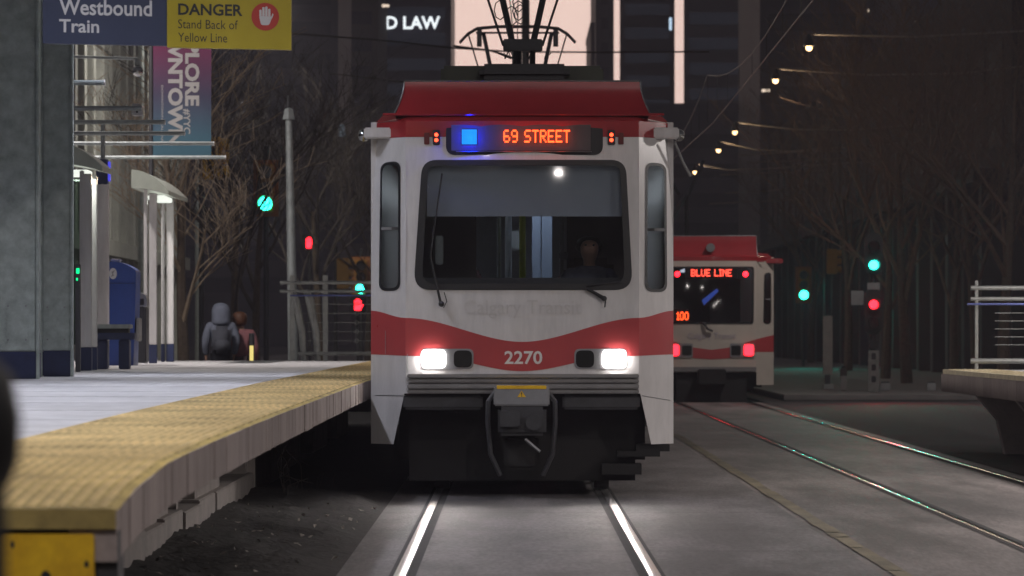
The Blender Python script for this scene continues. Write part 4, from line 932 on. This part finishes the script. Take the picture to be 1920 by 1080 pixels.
# ------------------------------------------------------------------ overhead wires and catenary mast
wirem = mat('copper_wire', (.10, .09, .08), .35, .8, var=.1)
def ohl(cx, ylist, label):
    t = thing('overhead_wire', label, 'overhead wire', (cx, 20, 5.95))
    MB().tube([(cx + (.12 if k % 2 else -.12), y, 5.97) for k, y in enumerate(ylist)], .009, 5).build('contact_wire', wirem, t)
    ms = []; dr = MB()
    for a, b in zip(ylist, ylist[1:]):
        for k in range(8): q = k / 8; z = 7.0 - 2.6 * q * (1 - q); ms.append((cx, a + (b - a) * q, z)); dr.tube([(cx, a + (b - a) * q, z), (cx, a + (b - a) * q, 5.975)], .004, 4)
    MB().tube(ms, .008, 5).build('messenger_wire', wirem, t); dr.build('dropper', wirem, t)
ohl(XT1, [-10, 24, 58, 92, 126, 160], 'contact and messenger wires over the near track')
ohl(XT2 + .05, [-10, 24, 58, 92, 126, 160, 200], 'contact and messenger wires over the far track')
Y = 150; x = PX(985.5, Y)
t = thing('catenary_mast', 'dark vertical catenary mast standing against the pink sky behind the train roof', 'mast', (x, Y, 0))
MB().tube([(x, Y, 0), (x, Y, 22)], .14, 12).build('shaft', darksteel, t, True)
MB().box(x - .13, x - .10, Y - .16, Y - .12, .0, 22).build('bright_edge', galv, t)  # pale strip added to give the mast its bright left edge
def span(pts, label, r=.02, group=None):
    t = tag(MB().tube(pts, r, 5).build('span_wire', wirem), label, 'wire', group); return t
Y = 120
span([(PX(540, Y), Y, PZ(62, Y)), (PX(720, Y), Y, PZ(76, Y)), (PX(850, Y), Y, PZ(90, Y)), (PX(960, Y), Y, PZ(97, Y)), (PX(1130, Y), Y, PZ(98, Y)), (PX(1330, Y), Y, PZ(97, Y))], 'cross span wire passing behind the train pantograph in front of the sky', .025)
span([(PX(620, Y), Y + 1, PZ(134, Y)), (PX(760, Y), Y + 1, PZ(150, Y))], 'short lower span wire meeting the left corner of the train roof', .018)
Y = 118
span([(PX(850, Y), Y, PZ(86, Y)), (PX(920, Y), Y, PZ(95, Y)), (PX(950, Y), Y, PZ(104, Y)), (PX(972, Y), Y, PZ(114, Y))], 'sagging cable curving down to the roof equipment beside the mast', .03)

# ------------------------------------------------------------------ street lamps on span wires, right side
lit_wire = mat('lamplit_wire', (.30, .26, .22), .5, .2, var=.1)  # paler copy of the wire colour, standing for lamp light on it
lamps = [(1517, 88, 1920, 58, 'nearest and highest'), (1454, 150, 1800, 138, 'second'), (1378, 247, 1600, 244, 'third'), (1347, 281, 1480, 284, 'fourth'), (1303, 322, 1420, 318, 'farthest and lowest')]
for i, (px, py, ex, ey, nm) in enumerate(lamps):
    Y = F * 7.5 / (px - 960); x, z = 7.5, PZ(py, Y)
    t = thing('street_lamp', 'bright warm lamp hung over the right of the street, %s of the row' % nm, 'street lamp', (x, Y, z), 'street lamps hung over the street')
    MB().tube([(x, Y, z + .32), (x, Y, z + .22), (x, Y, z + .08), (x, Y, z + .02)], [.04, .08, .14, .15], 14).build('lamp_shade', darksteel, t, True)
    MB().sphere((x, Y, z - .02), .085, 12).build('bulb', lampE, t, True)
    lamp('POINT', 'lamp_light', (x, Y - .1, z - .35), 70, (1, .74, .48), t, .2)
    xw = PX(ex, Y); span([(x, Y, z + .32), ((x + xw) / 2, Y, (z + .3 + PZ(ey, Y)) / 2 - .1), (xw, Y, PZ(ey, Y)), (17, Y, PZ(ey, Y) + .5)], 'pale support wire of the hung street lamp, %s of the row' % nm, .028, 'lamp support wires').data.materials[0] = lit_wire
for i, (py, x0_, x1_) in enumerate(((287, 1385, 1480), (300, 1400, 1560), (323, 1350, 1520), (357, 1360, 1500), (377, 1330, 1490))):
    Y = 185 + 9 * i; span([(PX(x0_, Y), Y, PZ(py + 5, Y)), (PX(x1_, Y), Y, PZ(py - 2, Y)), (15.5, Y, PZ(py - 5, Y))], 'dim far span wire crossing the street above the far train, number %s from the top' % ['one', 'two', 'three', 'four', 'five'][i], .03, 'far span wires').data.materials[0] = lit_wire
# street lamps for the track, plus added ones brightening far things (heads above the frame)
def pole_lamp(x, y, arm, h, power, label, col=(1, .92, .88)):
    t = thing('street_lamp', label, 'street lamp', (x, y, 0), 'street lamp posts beside the tracks')
    MB().tube([(x, y, 0), (x, y, h - .6), (x + arm * .15, y, h - .1), (x + arm * .5, y, h + .1), (x + arm, y, h + .1)], [.11, .075, .06, .05, .04], 10).build('pole', galv, t, True)
    MB().bbox(x + arm - .35, x + arm + .35, y - .16, y + .16, h + .02, h + .14, .03).build('head', darksteel, t)
    MB().bbox(x + arm - .28, x + arm + .28, y - .12, y + .12, h - .005, h + .018, .006).build('diffuser', lampE, t)
    lamp('AREA', 'lamp_light', (x + arm, y, h - .03), power, col, t, .5, .25)
pole_lamp(8.6, 14, -3.4, 14, 1100, 'lamp post right of the tracks nearest the camera')
pole_lamp(8.6, -12, -4.6, 13, 1050, 'lamp post right of the tracks behind the camera')
pole_lamp(-7.5, -2, 4.6, 12.5, 1200, 'lamp post left of the tracks behind the camera')
pole_lamp(11.0, 84, -2.6, 11, 520, 'tall lamp post on the right beyond the right platform')  # added to brighten the far train and the right trees
pole_lamp(-11.0, 60, 2.6, 9.6, 1100, 'lamp post behind the left platform shelters')  # added to brighten the pedestrians and the left tree
pole_lamp(-10.6, 122, 2.6, 12, 720, 'lamp post on the left sidewalk in front of the stone building', (1, .95, .84))  # added to brighten the ribbed facade
pole_lamp(-10.6, 144, 2.6, 13, 650, 'lamp post on the left sidewalk at the far end of the stone building', (1, .95, .84))  # second lamp added for the same facade
pole_lamp(8.6, 30, -1.0, 4.3, 420, 'low lamp post on the right platform nearest the camera')
pole_lamp(8.6, 40, -1.0, 4.3, 420, 'low lamp post in the middle of the right platform')
pole_lamp(8.6, 49.5, -1.0, 4.3, 170, 'low lamp post near the far end of the right platform')

# ------------------------------------------------------------------ right platform
RX = 5.4; rp = thing('station_platform', 'right hand concrete platform end with a lit yellow edge', 'platform', (RX, 53.5, 0))
ZR = .974
MB().box(RX + .62, 13, 14, 53.5, ZR - .2, ZR).build('deck', concrete_p, rp)
mb = MB().box(RX, RX + .618, 14, 53.48, ZR - .05, ZR + .004)
for k in range(9):
    for j in range(230):
        xx, yy = RX + .06 + k * .062, 34 + j * .084; mb.box(xx - .012, xx + .012, yy - .012, yy + .012, ZR + .004, ZR + .011)
mb.build('tactile_strip', mat('lit_tactile', (.68, .60, .42), .75, var=.2), rp)  # paler than the left strip: lamp light put into the colour
mb = MB(); y = 20.
while y < 53: mb.bbox(RX - .01, RX + .3, y, y + .79, ZR - .27, ZR - .052, .006); y += .8
mb.bbox(RX, 13, 53.2, 53.45, ZR - .27, ZR - .21, .006); mb.build('fascia', fascia_m, rp)
MB().box(RX + 1.2, RX + 1.3, 14, 53, -.2, ZR - .28).build('back_wall', under, rp)  # near-black for the shade under the deck
for y in (50.5, 46.5, 42.5, 38.5):
    MB().prism([(RX + .45, -.05), (RX + 1.2, -.05), (RX + 1.2, ZR - .275), (RX + .1, ZR - .275), (RX + .35, .4)], lambda a, b: (a, y, b), lambda a, b: (a, y + .25, b)).build('pier', foot_m, rp)
railing(52.6, (1820, 1940), 540, 'grey pipe railing with cable infill on the right platform', [1831, 1925], 9.5, ZR, True, False)

def beam(t, x, y, z, col, power): lamp('SPOT', 'signal_beam', (x, y, z), power, col, t, .12, rot=(R(-88.5), 0, 0), spot=R(40), blend=.6)
# ------------------------------------------------------------------ light rail signal, right
Y = 95; x = PX(1638, Y); t = thing('rail_signal', 'black double rail signal post, green light above and red light below', 'signal', (x, Y, 0))
zz = lambda py: PZ(py, Y)
MB().cyl((x, Y + .12, -.01), (x, Y + .12, zz(440)), .06, 12).build('post', darksteel, t, True)
for a, b, lit_y, em, nm in ((436, 516, 497, greenE, 'green'), (541, 628, 571, redE, 'red')):
    hw_ = .205; pts = []
    for k in range(13): pts.append((x + hw_ * math.cos(math.pi * k / 12), zz(a) - hw_ + hw_ * math.sin(math.pi * k / 12)))
    for k in range(13): pts.append((x + hw_ * math.cos(math.pi + math.pi * k / 12), zz(b) + hw_ + hw_ * math.sin(math.pi + math.pi * k / 12)))
    h = MB().prism(pts, lambda p, q: (p, Y, q), lambda p, q: (p, Y + .1, q)).build('signal_head', sigblack, t)
    ly = [lit_y, (497 - 35) if nm == 'green' else 571 + 33]
    for j, q in enumerate(ly):
        MB().tube([(x, Y - .02, zz(q)), (x, Y - .16, zz(q) )], [.125, .125], 16, caps=False).build('visor', sigblack, h, True)
        if j == 0: beam(t, x, Y - .18, zz(q), (.0, 1, .7) if nm == 'green' else (1, .03, .05), 420)
        MB().cyl((x, Y - .03, zz(q)), (x, Y - .002, zz(q)), .10, 16).build('lens', em if j == 0 else offlens, h)
MB().bbox(x - .14, x + .14, Y - .01, Y + .01, zz(543), zz(530), .003).build('number_plate', mat('plate_grey', (.25, .25, .25), .6, var=.2), t)
MB().bbox(x - .50, x - .22, Y + .03, Y + .05, zz(572), zz(545), .003).build('side_plate', mat('plate_grey', (.25, .25, .25), .6, var=.2), t)
MB().bbox(x - .1, x + .1, Y - .02, Y + .06, zz(655), zz(638), .02).build('junction_box', sigblack, t)
np_ = MB().bbox(x - .12, x + .12, Y - .02, Y + .02, zz(735), zz(657), .004).build('marker_board', mat('board_grey', (.18, .175, .165), .7, var=.25, scale=9), t)
for py in (668, 689, 711): MB().prism(rpoly(rect(x - .05, x + .05, zz(py + 6), zz(py - 6)), .03), lambda a, b: (a, Y - .024, b), lambda a, b: (a, Y - .0205, b)).build('board_mark', black, np_)

# ------------------------------------------------------------------ traffic signals
def traffic(px, py, Y, lit, label, base=.12, pole=True, side=False, size=.15, strength=None, body=sigyellow):
    """py = height of the lit lens"""
    x, z = PX(px, Y), PZ(py, Y); k = {'green': 2, 'red': 0}[lit]; sp_ = size * 2.35
    t = thing('traffic_signal', label, 'traffic signal', (x, Y, base))
    zc = [z + (k - j) * sp_ for j in range(3)]
    MB().bbox(x - size * 1.9, x + size * 1.9, Y + .11, Y + .13, zc[2] - size * 1.9, zc[0] + size * 1.9, .006).build('backplate', mat('signal_backplate', (.30, .11, .03), .6, var=.15), t)
    h = MB().bbox(x - size * 1.25, x + size * 1.25, Y - .06, Y + .105, zc[2] - size * 1.25, zc[0] + size * 1.25, .02).build('housing', body, t)
    for j in range(3):
        MB().tube([(x, Y - .065, zc[j]), (x, Y - .2, zc[j] + .01)], [size * 1.12, size * 1.12], 16, caps=False).build('visor', body, h, True)
        if j == k and Y > 160: beam(t, x, Y - .22, zc[j], (.0, 1, .75), 520)
        MB().cyl((x, Y - .09, zc[j]), (x, Y - .062, zc[j]), size, 16).build('lens', (greenE if lit == 'green' else redE) if j == k else offlens, h)
    if pole: MB().cyl((x, Y + .2, base), (x, Y + .2, zc[0] + .6), .06, 10).box(x - .03, x + .03, Y + .125, Y + .2, zc[1] - .05, zc[1] + .05).build('pole', darksteel, t)
    return t
traffic(498, 382, 96, 'green', 'yellow traffic signal with green light left of the tall grey pole')
traffic(1507, 553, 170, 'green', 'green lit traffic signal just right of the far train', size=.17)
traffic(677, 541, 150, 'green', 'green lit traffic signal low beside the left edge of the oncoming train', size=.17)
# yellow signal heads seen from the side or back
for px, py, Y, sz_, label in ((398, 296, 92, .9, 'yellow traffic signal head seen from the side below the banner'), (643, 512, 140, 1.0, 'yellow signal head seen from behind above the platform railing'), (1560, 490, 165, .95, 'dim yellow signal head right of the green lit one')):
    x, z = PX(px, Y), PZ(py, Y); t = thing('traffic_signal', label, 'traffic signal', (x, Y, .12))
    yl = mat('lit_signal_yellow', (.80, .45, .02), .45, var=.1) if px < 500 else sigyellow  # brighter copy: light falling on this head put into the yellow
    MB().bbox(x - .2, x + .2, Y - .12, Y + .12, z - .52 * sz_, z + .5 * sz_, .03).build('housing', yl, t)
    mb = MB()
    for k in (-1, 0, 1): mb.tube([(x + .2, Y, z + k * .33 * sz_), (x + .36, Y, z + k * .33 * sz_)], .13, 12)
    mb.build('visor', yl, t, True)
    MB().cyl((x - .24, Y + .1, .12), (x - .24, Y + .1, z + .9), .06, 10).build('pole', darksteel, t, True)
# pedestrian signals
for px, py, Y, label in ((580, 455, 130, 'red pedestrian signal right of the tall grey pole'), (671, 571, 125, 'red pedestrian signal touching the left edge of the oncoming train')):
    x, z = PX(px, Y), PZ(py, Y); t = thing('pedestrian_signal', label, 'pedestrian signal', (x, Y, .12))
    MB().bbox(x - .24, x + .24, Y, Y + .16, z - .24, z + .24, .03).build('housing', sigblack, t)
    mb = MB(); k_ = lambda a, b: (x + a, Y - .008, z + b); k0 = lambda a, b: (x + a, Y - .002, z + b)
    mb.prism(rpoly(rect(-.1, .1, -.17, .03), .04), k_, k0)
    for a, tp in ((-.08, .12), (-.027, .17), (.027, .16), (.08, .11)): mb.prism(rect(a - .022, a + .022, .032, tp), k_, k0)
    mb.prism([(.102, -.1), (.16, -.02), (.14, .02), (.102, -.02)], k_, k0)
    mb.build('hand_symbol', redE, t); MB().cyl((x, Y + .2, .12), (x, Y + .2, z + .3), .05, 8).build('pole', darksteel, t, True)

# ------------------------------------------------------------------ trees
def grow(seed, h, spread, levels=5, r0=.11, clear=.3, up=.35):
    rn = random.Random(seed); tr_ = MB(); cr_ = MB(); cnt = [0]
    def br(p, d, L, r, lv):
        n = 4 if lv < 2 else 3; pts = [p.copy()]; rs = [r]; q = p.copy(); dd = d.copy()
        for k in range(n):
            dd = (dd + Vector((rn.uniform(-1, 1), rn.uniform(-1, 1), rn.uniform(-.4, .8) * up)) * (.16 if lv else .05)).normalized(); q = q + dd * L / n; pts.append(q.copy()); rs.append(max(.004, r * (1 - .62 * (k + 1) / n)))
        (tr_ if lv == 0 else cr_).tube(pts, rs, 8 if lv == 0 else (5 if lv < 3 else 3), caps=False)
        if lv >= levels: return
        nb = (6, 5, 4, 4, 3, 3)[lv]
        for k in range(nb):
            f_ = (clear + (1 - clear) * (k + .6) / nb) if lv == 0 else (.25 + .75 * (k + rn.random()) / nb); i = min(n - 1, int(f_ * n)); pp = pts[i].lerp(pts[i + 1], f_ * n - i)
            axis = Vector((rn.uniform(-1, 1), rn.uniform(-1, 1), rn.uniform(-.2, .3))).normalized(); nd = (dd * rn.uniform(.5, .9) + axis * spread + Vector((0, 0, up * .6))).normalized()
            br(pp, nd, L * rn.uniform(.5, .72), max(.005, rs[i] * rn.uniform(.45, .62)), lv + 1)
    br(Vector((0, 0, 0)), Vector((0, 0, 1)), h * .55, r0, 0)
    return tr_, cr_
def tree(seed, loc, h, label, group, spread=.6, levels=5, r0=.11, clear=.35, rotz=0, tm=None):
    t = thing('tree', label, 'tree', (0, 0, 0), group); a, b_ = grow(seed, h, spread, levels, r0, clear)
    a.build('trunk', bark, t, True); b_.build('crown', tm or twig, t, fix=False); t.location = loc; t.rotation_euler = (0, 0, rotz); return t
g = 'bare street trees'
Yt = 73; tl = tree(21, (PX(347, Yt), Yt, .14), 7.0, 'bare tree with pale lit branches right of the banner', g, .65, 5, .12, .3, tm=twig_lit)
tm_ = tree(33, (PX(440, 84), 84, .14), 7.5, 'bare dim tree behind the two pedestrians', g, .6, 5, .1, .3)
tf = tree(45, (PX(600, 128), 128, .14), 9, 'dark bare tree behind the tall grey pole', g, .6, 5, .14, .3)
copy_thing(tf, (PX(480, 118), 118, .14), 'dark bare tree behind the green signal left of the tall grey pole', 1.2)
copy_thing(tf, (PX(690, 140), 140, .14), 'dark bare tree rising behind the left corner of the oncoming train', 2.6)
tr1 = tree(57, (PX(1700, 112), 112, .12), 11, 'large brownish bare tree right of the rail signal', g, .62, 5, .16, .25, tm=twig_brown)
tr2 = tree(68, (PX(1880, 100), 100, .12), 10.5, 'large bare tree at the right edge above the platform railing', g, .62, 5, .16, .25, tm=twig_brown)
copy_thing(tr1, (PX(1590, 150), 150, .12), 'bare tree left of the rail signal, farther up the street', 2.1)
copy_thing(tr2, (PX(1790, 135), 135, .12), 'bare tree between the rail signal and the right edge, behind the larger ones', .8)
copy_thing(tr2, (PX(1960, 118), 118, .12), 'bare tree partly cut by the right edge of the frame', 2.9)
copy_thing(tr1, (PX(1520, 190), 190, .12), 'farthest bare tree up the street beyond the far train', 4.0)
for px, Yq, src, rz, lab in ((1660, 124, tr2, 5.0, 'bare tree directly behind the rail signal'), (1830, 122, tr1, 1.0, 'bare tree behind the right platform railing post'), (1740, 160, tr2, 3.6, 'bare tree farther back between the large ones on the right'), (1620, 205, tr1, 2.7, 'small far bare tree near the green lit traffic signal'), (1900, 140, tr1, 5.4, 'bare tree behind the one at the right edge')):
    copy_thing(src, (PX(px, Yq), Yq, .12), lab, rz)
# dry weeds by the platform
mb = MB(); rn = random.Random(9)
for k in range(11):
    x, y = rn.uniform(-2.0, -1.55), rn.uniform(36, 39); hgt = rn.uniform(.12, .5); mb.tube([(x, y, .02), (x + rn.uniform(-.08, .08), y, .02 + hgt * .6), (x + rn.uniform(-.2, .2), y, .02 + hgt)], .003, 4)
tag(mb.build('dry_weed', mat('dry_stalk', (.06, .045, .035), .9, var=.2)), 'clump of dry weed stalks under the platform edge', 'plant')

# ------------------------------------------------------------------ buildings
def facade_left():
    t = thing('stone_building', 'pale stone building with tall vertical ribs behind the left shelters', 'building', (-13, 135, 0))
    MB().box(-24, -12.5, 112, 158, 0, 40).build('wall', facade_m, t)
    y = 112.5; rn = random.Random(1)
    while y < 157:
        MB().bbox(-12.499, -12.05, y, y + .7, .14, 34, .04).build('pilaster', facade_m, t); MB().box(-12.499, -12.44, y + .95, y + 2.3, 4.4, 33).build('window', dglass, t); MB().box(-12.499, -12.4, y + .85, y + 2.4, .6, 3.6).build('shop_window', mat('dim_shop', (.03, .03, .03), .2, var=.1, emit=(.8, .75, .5), estr=.05), t); y += 2.6
    MB().box(-12.498, -11.9, 112.2, 157.8, 3.75, 4.2).build('ledge', facade_m, t)
facade_left()
def storefronts():
    t = thing('storefront_building', 'dark storefront building with pillars along the right sidewalk', 'building', (16, 180, 0))
    MB().box(15, 30, 128, 250, 0, 13).build('wall', store_m, t)
    y = 129; k = 0; rn = random.Random(6)
    while y < 248:
        MB().bbox(14.2, 14.99, y, y + .9, .12, 6, .03).build('pillar', store_m, t)
        e = rn.choice([0, 0, .05, .12, .02]); c = rn.choice([(.6, .75, 1), (1, .8, .5), (.3, .5, 1)])
        MB().box(14.93, 14.998, y + 1.1, y + 4.7, .5, 3.6).build('shop_window', mat('shop_window_%d' % k, (.02, .02, .025), .15, var=.1, emit=c, estr=e) if e else dglass, t)
        MB().box(14.95, 14.998, y + 1.1, y + 4.7, 7.2, 10.5).build('upper_window', mat('matt_dark_window', (.02, .02, .024), .6, var=.2), t); y += 5; k += 1
    MB().box(13.9, 14.995, 128.5, 249.5, 6.003, 6.4).build('canopy_ledge', store_m, t)
storefronts()
def tower(name, label, px0, px1, Y, top, m, depth=40, floors=(0, 60), fh=3.6, wm=dglass, ytop=None, wedge=False):
    x0, x1_ = PX(px0, Y), PX(px1, Y); H = PZ(ytop, Y) if ytop is not None else top
    t = thing(name, label, 'building', ((x0 + x1_) / 2, Y + depth / 2, 0))
    xb = PX(px0 + 1, Y + depth) if wedge else x0
    MB().prism([(x0, Y), (x1_, Y), (x1_, Y + depth), (xb, Y + depth)], lambda a, b: (a, b, 0), lambda a, b: (a, b, H)).build('wall', m, t)
    z = 6.0; n = 0
    while z < H - 2 and n < 28: MB().box(x0 + .8, x1_ - .8, Y - .06, Y + .02, z, z + 1.7).build('window', wm, t); z += fh; n += 1
    MB().prism([(x0 - .1, Y - .2), (x1_ + .1, Y - .2), (x1_ + .1, Y + depth + .2), (xb - .1, Y + depth + .2)], lambda a, b: (a, b, H), lambda a, b: (a, b, H + .8)).build('parapet', m, t)
    return t
wdim = mat('dim_window', (.03, .035, .045), .2, var=.3, scale=.2, emit=(.3, .4, .6), estr=.02)
tA = tower('office_tower', 'dark blue office tower with the white D LAW sign', 712, 846, 600, 80, tower_b, wm=wdim)
mb = MB(); Yd = 600; addtext(mb, 'D LAW', PX(724, Yd), PX(825, Yd), PZ(55, Yd), PZ(31, Yd), lambda a, b: (a, Yd - .5, b), .02); mb.build('sign_letters', whiteE, tA)
tower('office_tower', 'ochre panelled block left of the D LAW tower', 636, 709, 560, 90, tower_o, ytop=-60)
tower('office_tower', 'dark block far left behind the bare trees', 240, 634, 480, 70, tower_m)
tower('office_tower', 'narrow dark tower bounding the pink sky on its right side', 1117, 1151, 620, 85, tower_m)
tower('stepped_block', 'low dark block stepping out at the foot of the narrow tower', 1108, 1130, 630, 60, tower_m, ytop=52)
tower('office_tower', 'dark tower between the two thin strips of sky', 1162, 1265, 640, 80, tower_b, wm=wdim, wedge=True)
tower('office_tower', 'broad dark tower right of the second sky strip', 1282, 1430, 610, 80, tower_m, wm=wdim, wedge=True)
tower('low_block', 'lower grey block closing the street behind the far train', 1180, 1440, 520, 30, tower_b, ytop=206)
tower('office_tower', 'wide dark block on the right with a gabled neighbour', 1425, 1700, 420, 60, tower_m)
tower('office_tower', 'dark block at the far right behind the bare trees', 1690, 2000, 380, 60, tower_m)
tower('low_block', 'low dark block closing the street behind the oncoming train', 700, 1170, 760, 30, tower_m, ytop=300)
# small lit fixtures on buildings
for px, py, w_, h_, Y, label in ((1638, 20, 24, 5, 415, 'small lit wall fixture high on the wide right block'), (1436, 170, 16, 5, 415, 'small curved warm lamp under the second hung street lamp'), (1721, 62, 14, 44, 370, 'tall pale wall lamp on the far right block'), (465 + 258, 11, 14, 5, 555, 'small warm lamp above the D LAW sign'), (1257, 45, 5, 24, 600, 'thin pale blue light strip beside the right sky gap'), (640, 245, 12, 22, 470, 'small pale lit window above the railing left of the train')):
    x, z = PX(px, Y), PZ(py, Y); a, b_ = w_ * Y / F / 2, h_ * Y / F / 2
    t = thing('wall_lamp', label, 'lamp', (x, Y, z)); MB().bbox(x - a, x + a, Y - .3, Y - .1, z - b_, z + b_, .05).build('diffuser', emitm('wall_lamp_%d' % px, (1, .8, .62) if px not in (1257, 640) else (.6, .8, 1), 1.2 if px not in (1721, 640) else .22), t)
    MB().box(x - a * .6, x + a * .6, Y - .1, Y + 2.0 if Y > 500 else Y + 6, z - b_ * .6, z + b_ * .6).build('bracket', darksteel, t)
# white poster pillar on the right sidewalk
Y = 100; x = PX(1551, Y); t = thing('poster_pillar', 'narrow white poster pillar standing on the right sidewalk', 'sign', (x, Y, .12))
MB().bbox(PX(1543, Y), PX(1561, Y), Y, Y + .12, PZ(702, Y), PZ(592, Y), .01).build('panel', mat('poster_white', (.30, .28, .25), .6, var=.25, scale=3), t)
MB().bbox(PX(1547, Y), PX(1557, Y), Y + .02, Y + .1, .12, PZ(703, Y), .01).build('foot', darksteel, t)
MB().bbox(PX(1544, Y), PX(1563, Y), Y - .1, Y + .25, .12, .24, .01).build('base', railpipe, t)
for i, (px, w_, py0, py1, c, label) in enumerate(((1582, 12, 700, 744, (.2, .19, .18), 'short grey bollard left of the rail signal'), (1747, 16, 742, 757, (.32, .32, .32), 'low white block on the right sidewalk'), (1660, 20, 730, 745, (.26, .26, .26), 'low pale box beside the rail signal'))):
    Y = 97; x = PX(px, Y); h_ = (py1 - py0) * Y / F; t = thing('sidewalk_block', label, 'bollard', (x, Y, .12)); r = w_ * Y / F / 2
    MB().bbox(x - r, x + r, Y, Y + 2 * r, .12, .12 + h_, .02).build('body', mat('block_%d' % i, c, .7, var=.2), t); MB().bbox(x - r * .8, x + r * .8, Y + r * .2, Y + r * 1.8, .12 + h_, .15 + h_, .01).build('cap', darksteel, t)

# ------------------------------------------------------------------ haze
hz = MB().box(-250, 250, -70, 880, -1.1, 125).build('haze', mat('tmp', (1, 1, 1), var=0)); stuff(hz)
hm = bpy.data.materials.new('haze'); hm.use_nodes = True; n = hm.node_tree; n.nodes.clear()
pv = n.nodes.new('ShaderNodeVolumePrincipled'); o_ = n.nodes.new('ShaderNodeOutputMaterial'); pv.inputs['Color'].default_value = (.86, .82, 1.0, 1); pv.inputs['Density'].default_value = HAZE; pv.inputs['Anisotropy'].default_value = .5
n.links.new(pv.outputs[0], o_.inputs['Volume']); hz.data.materials.clear(); hz.data.materials.append(hm)
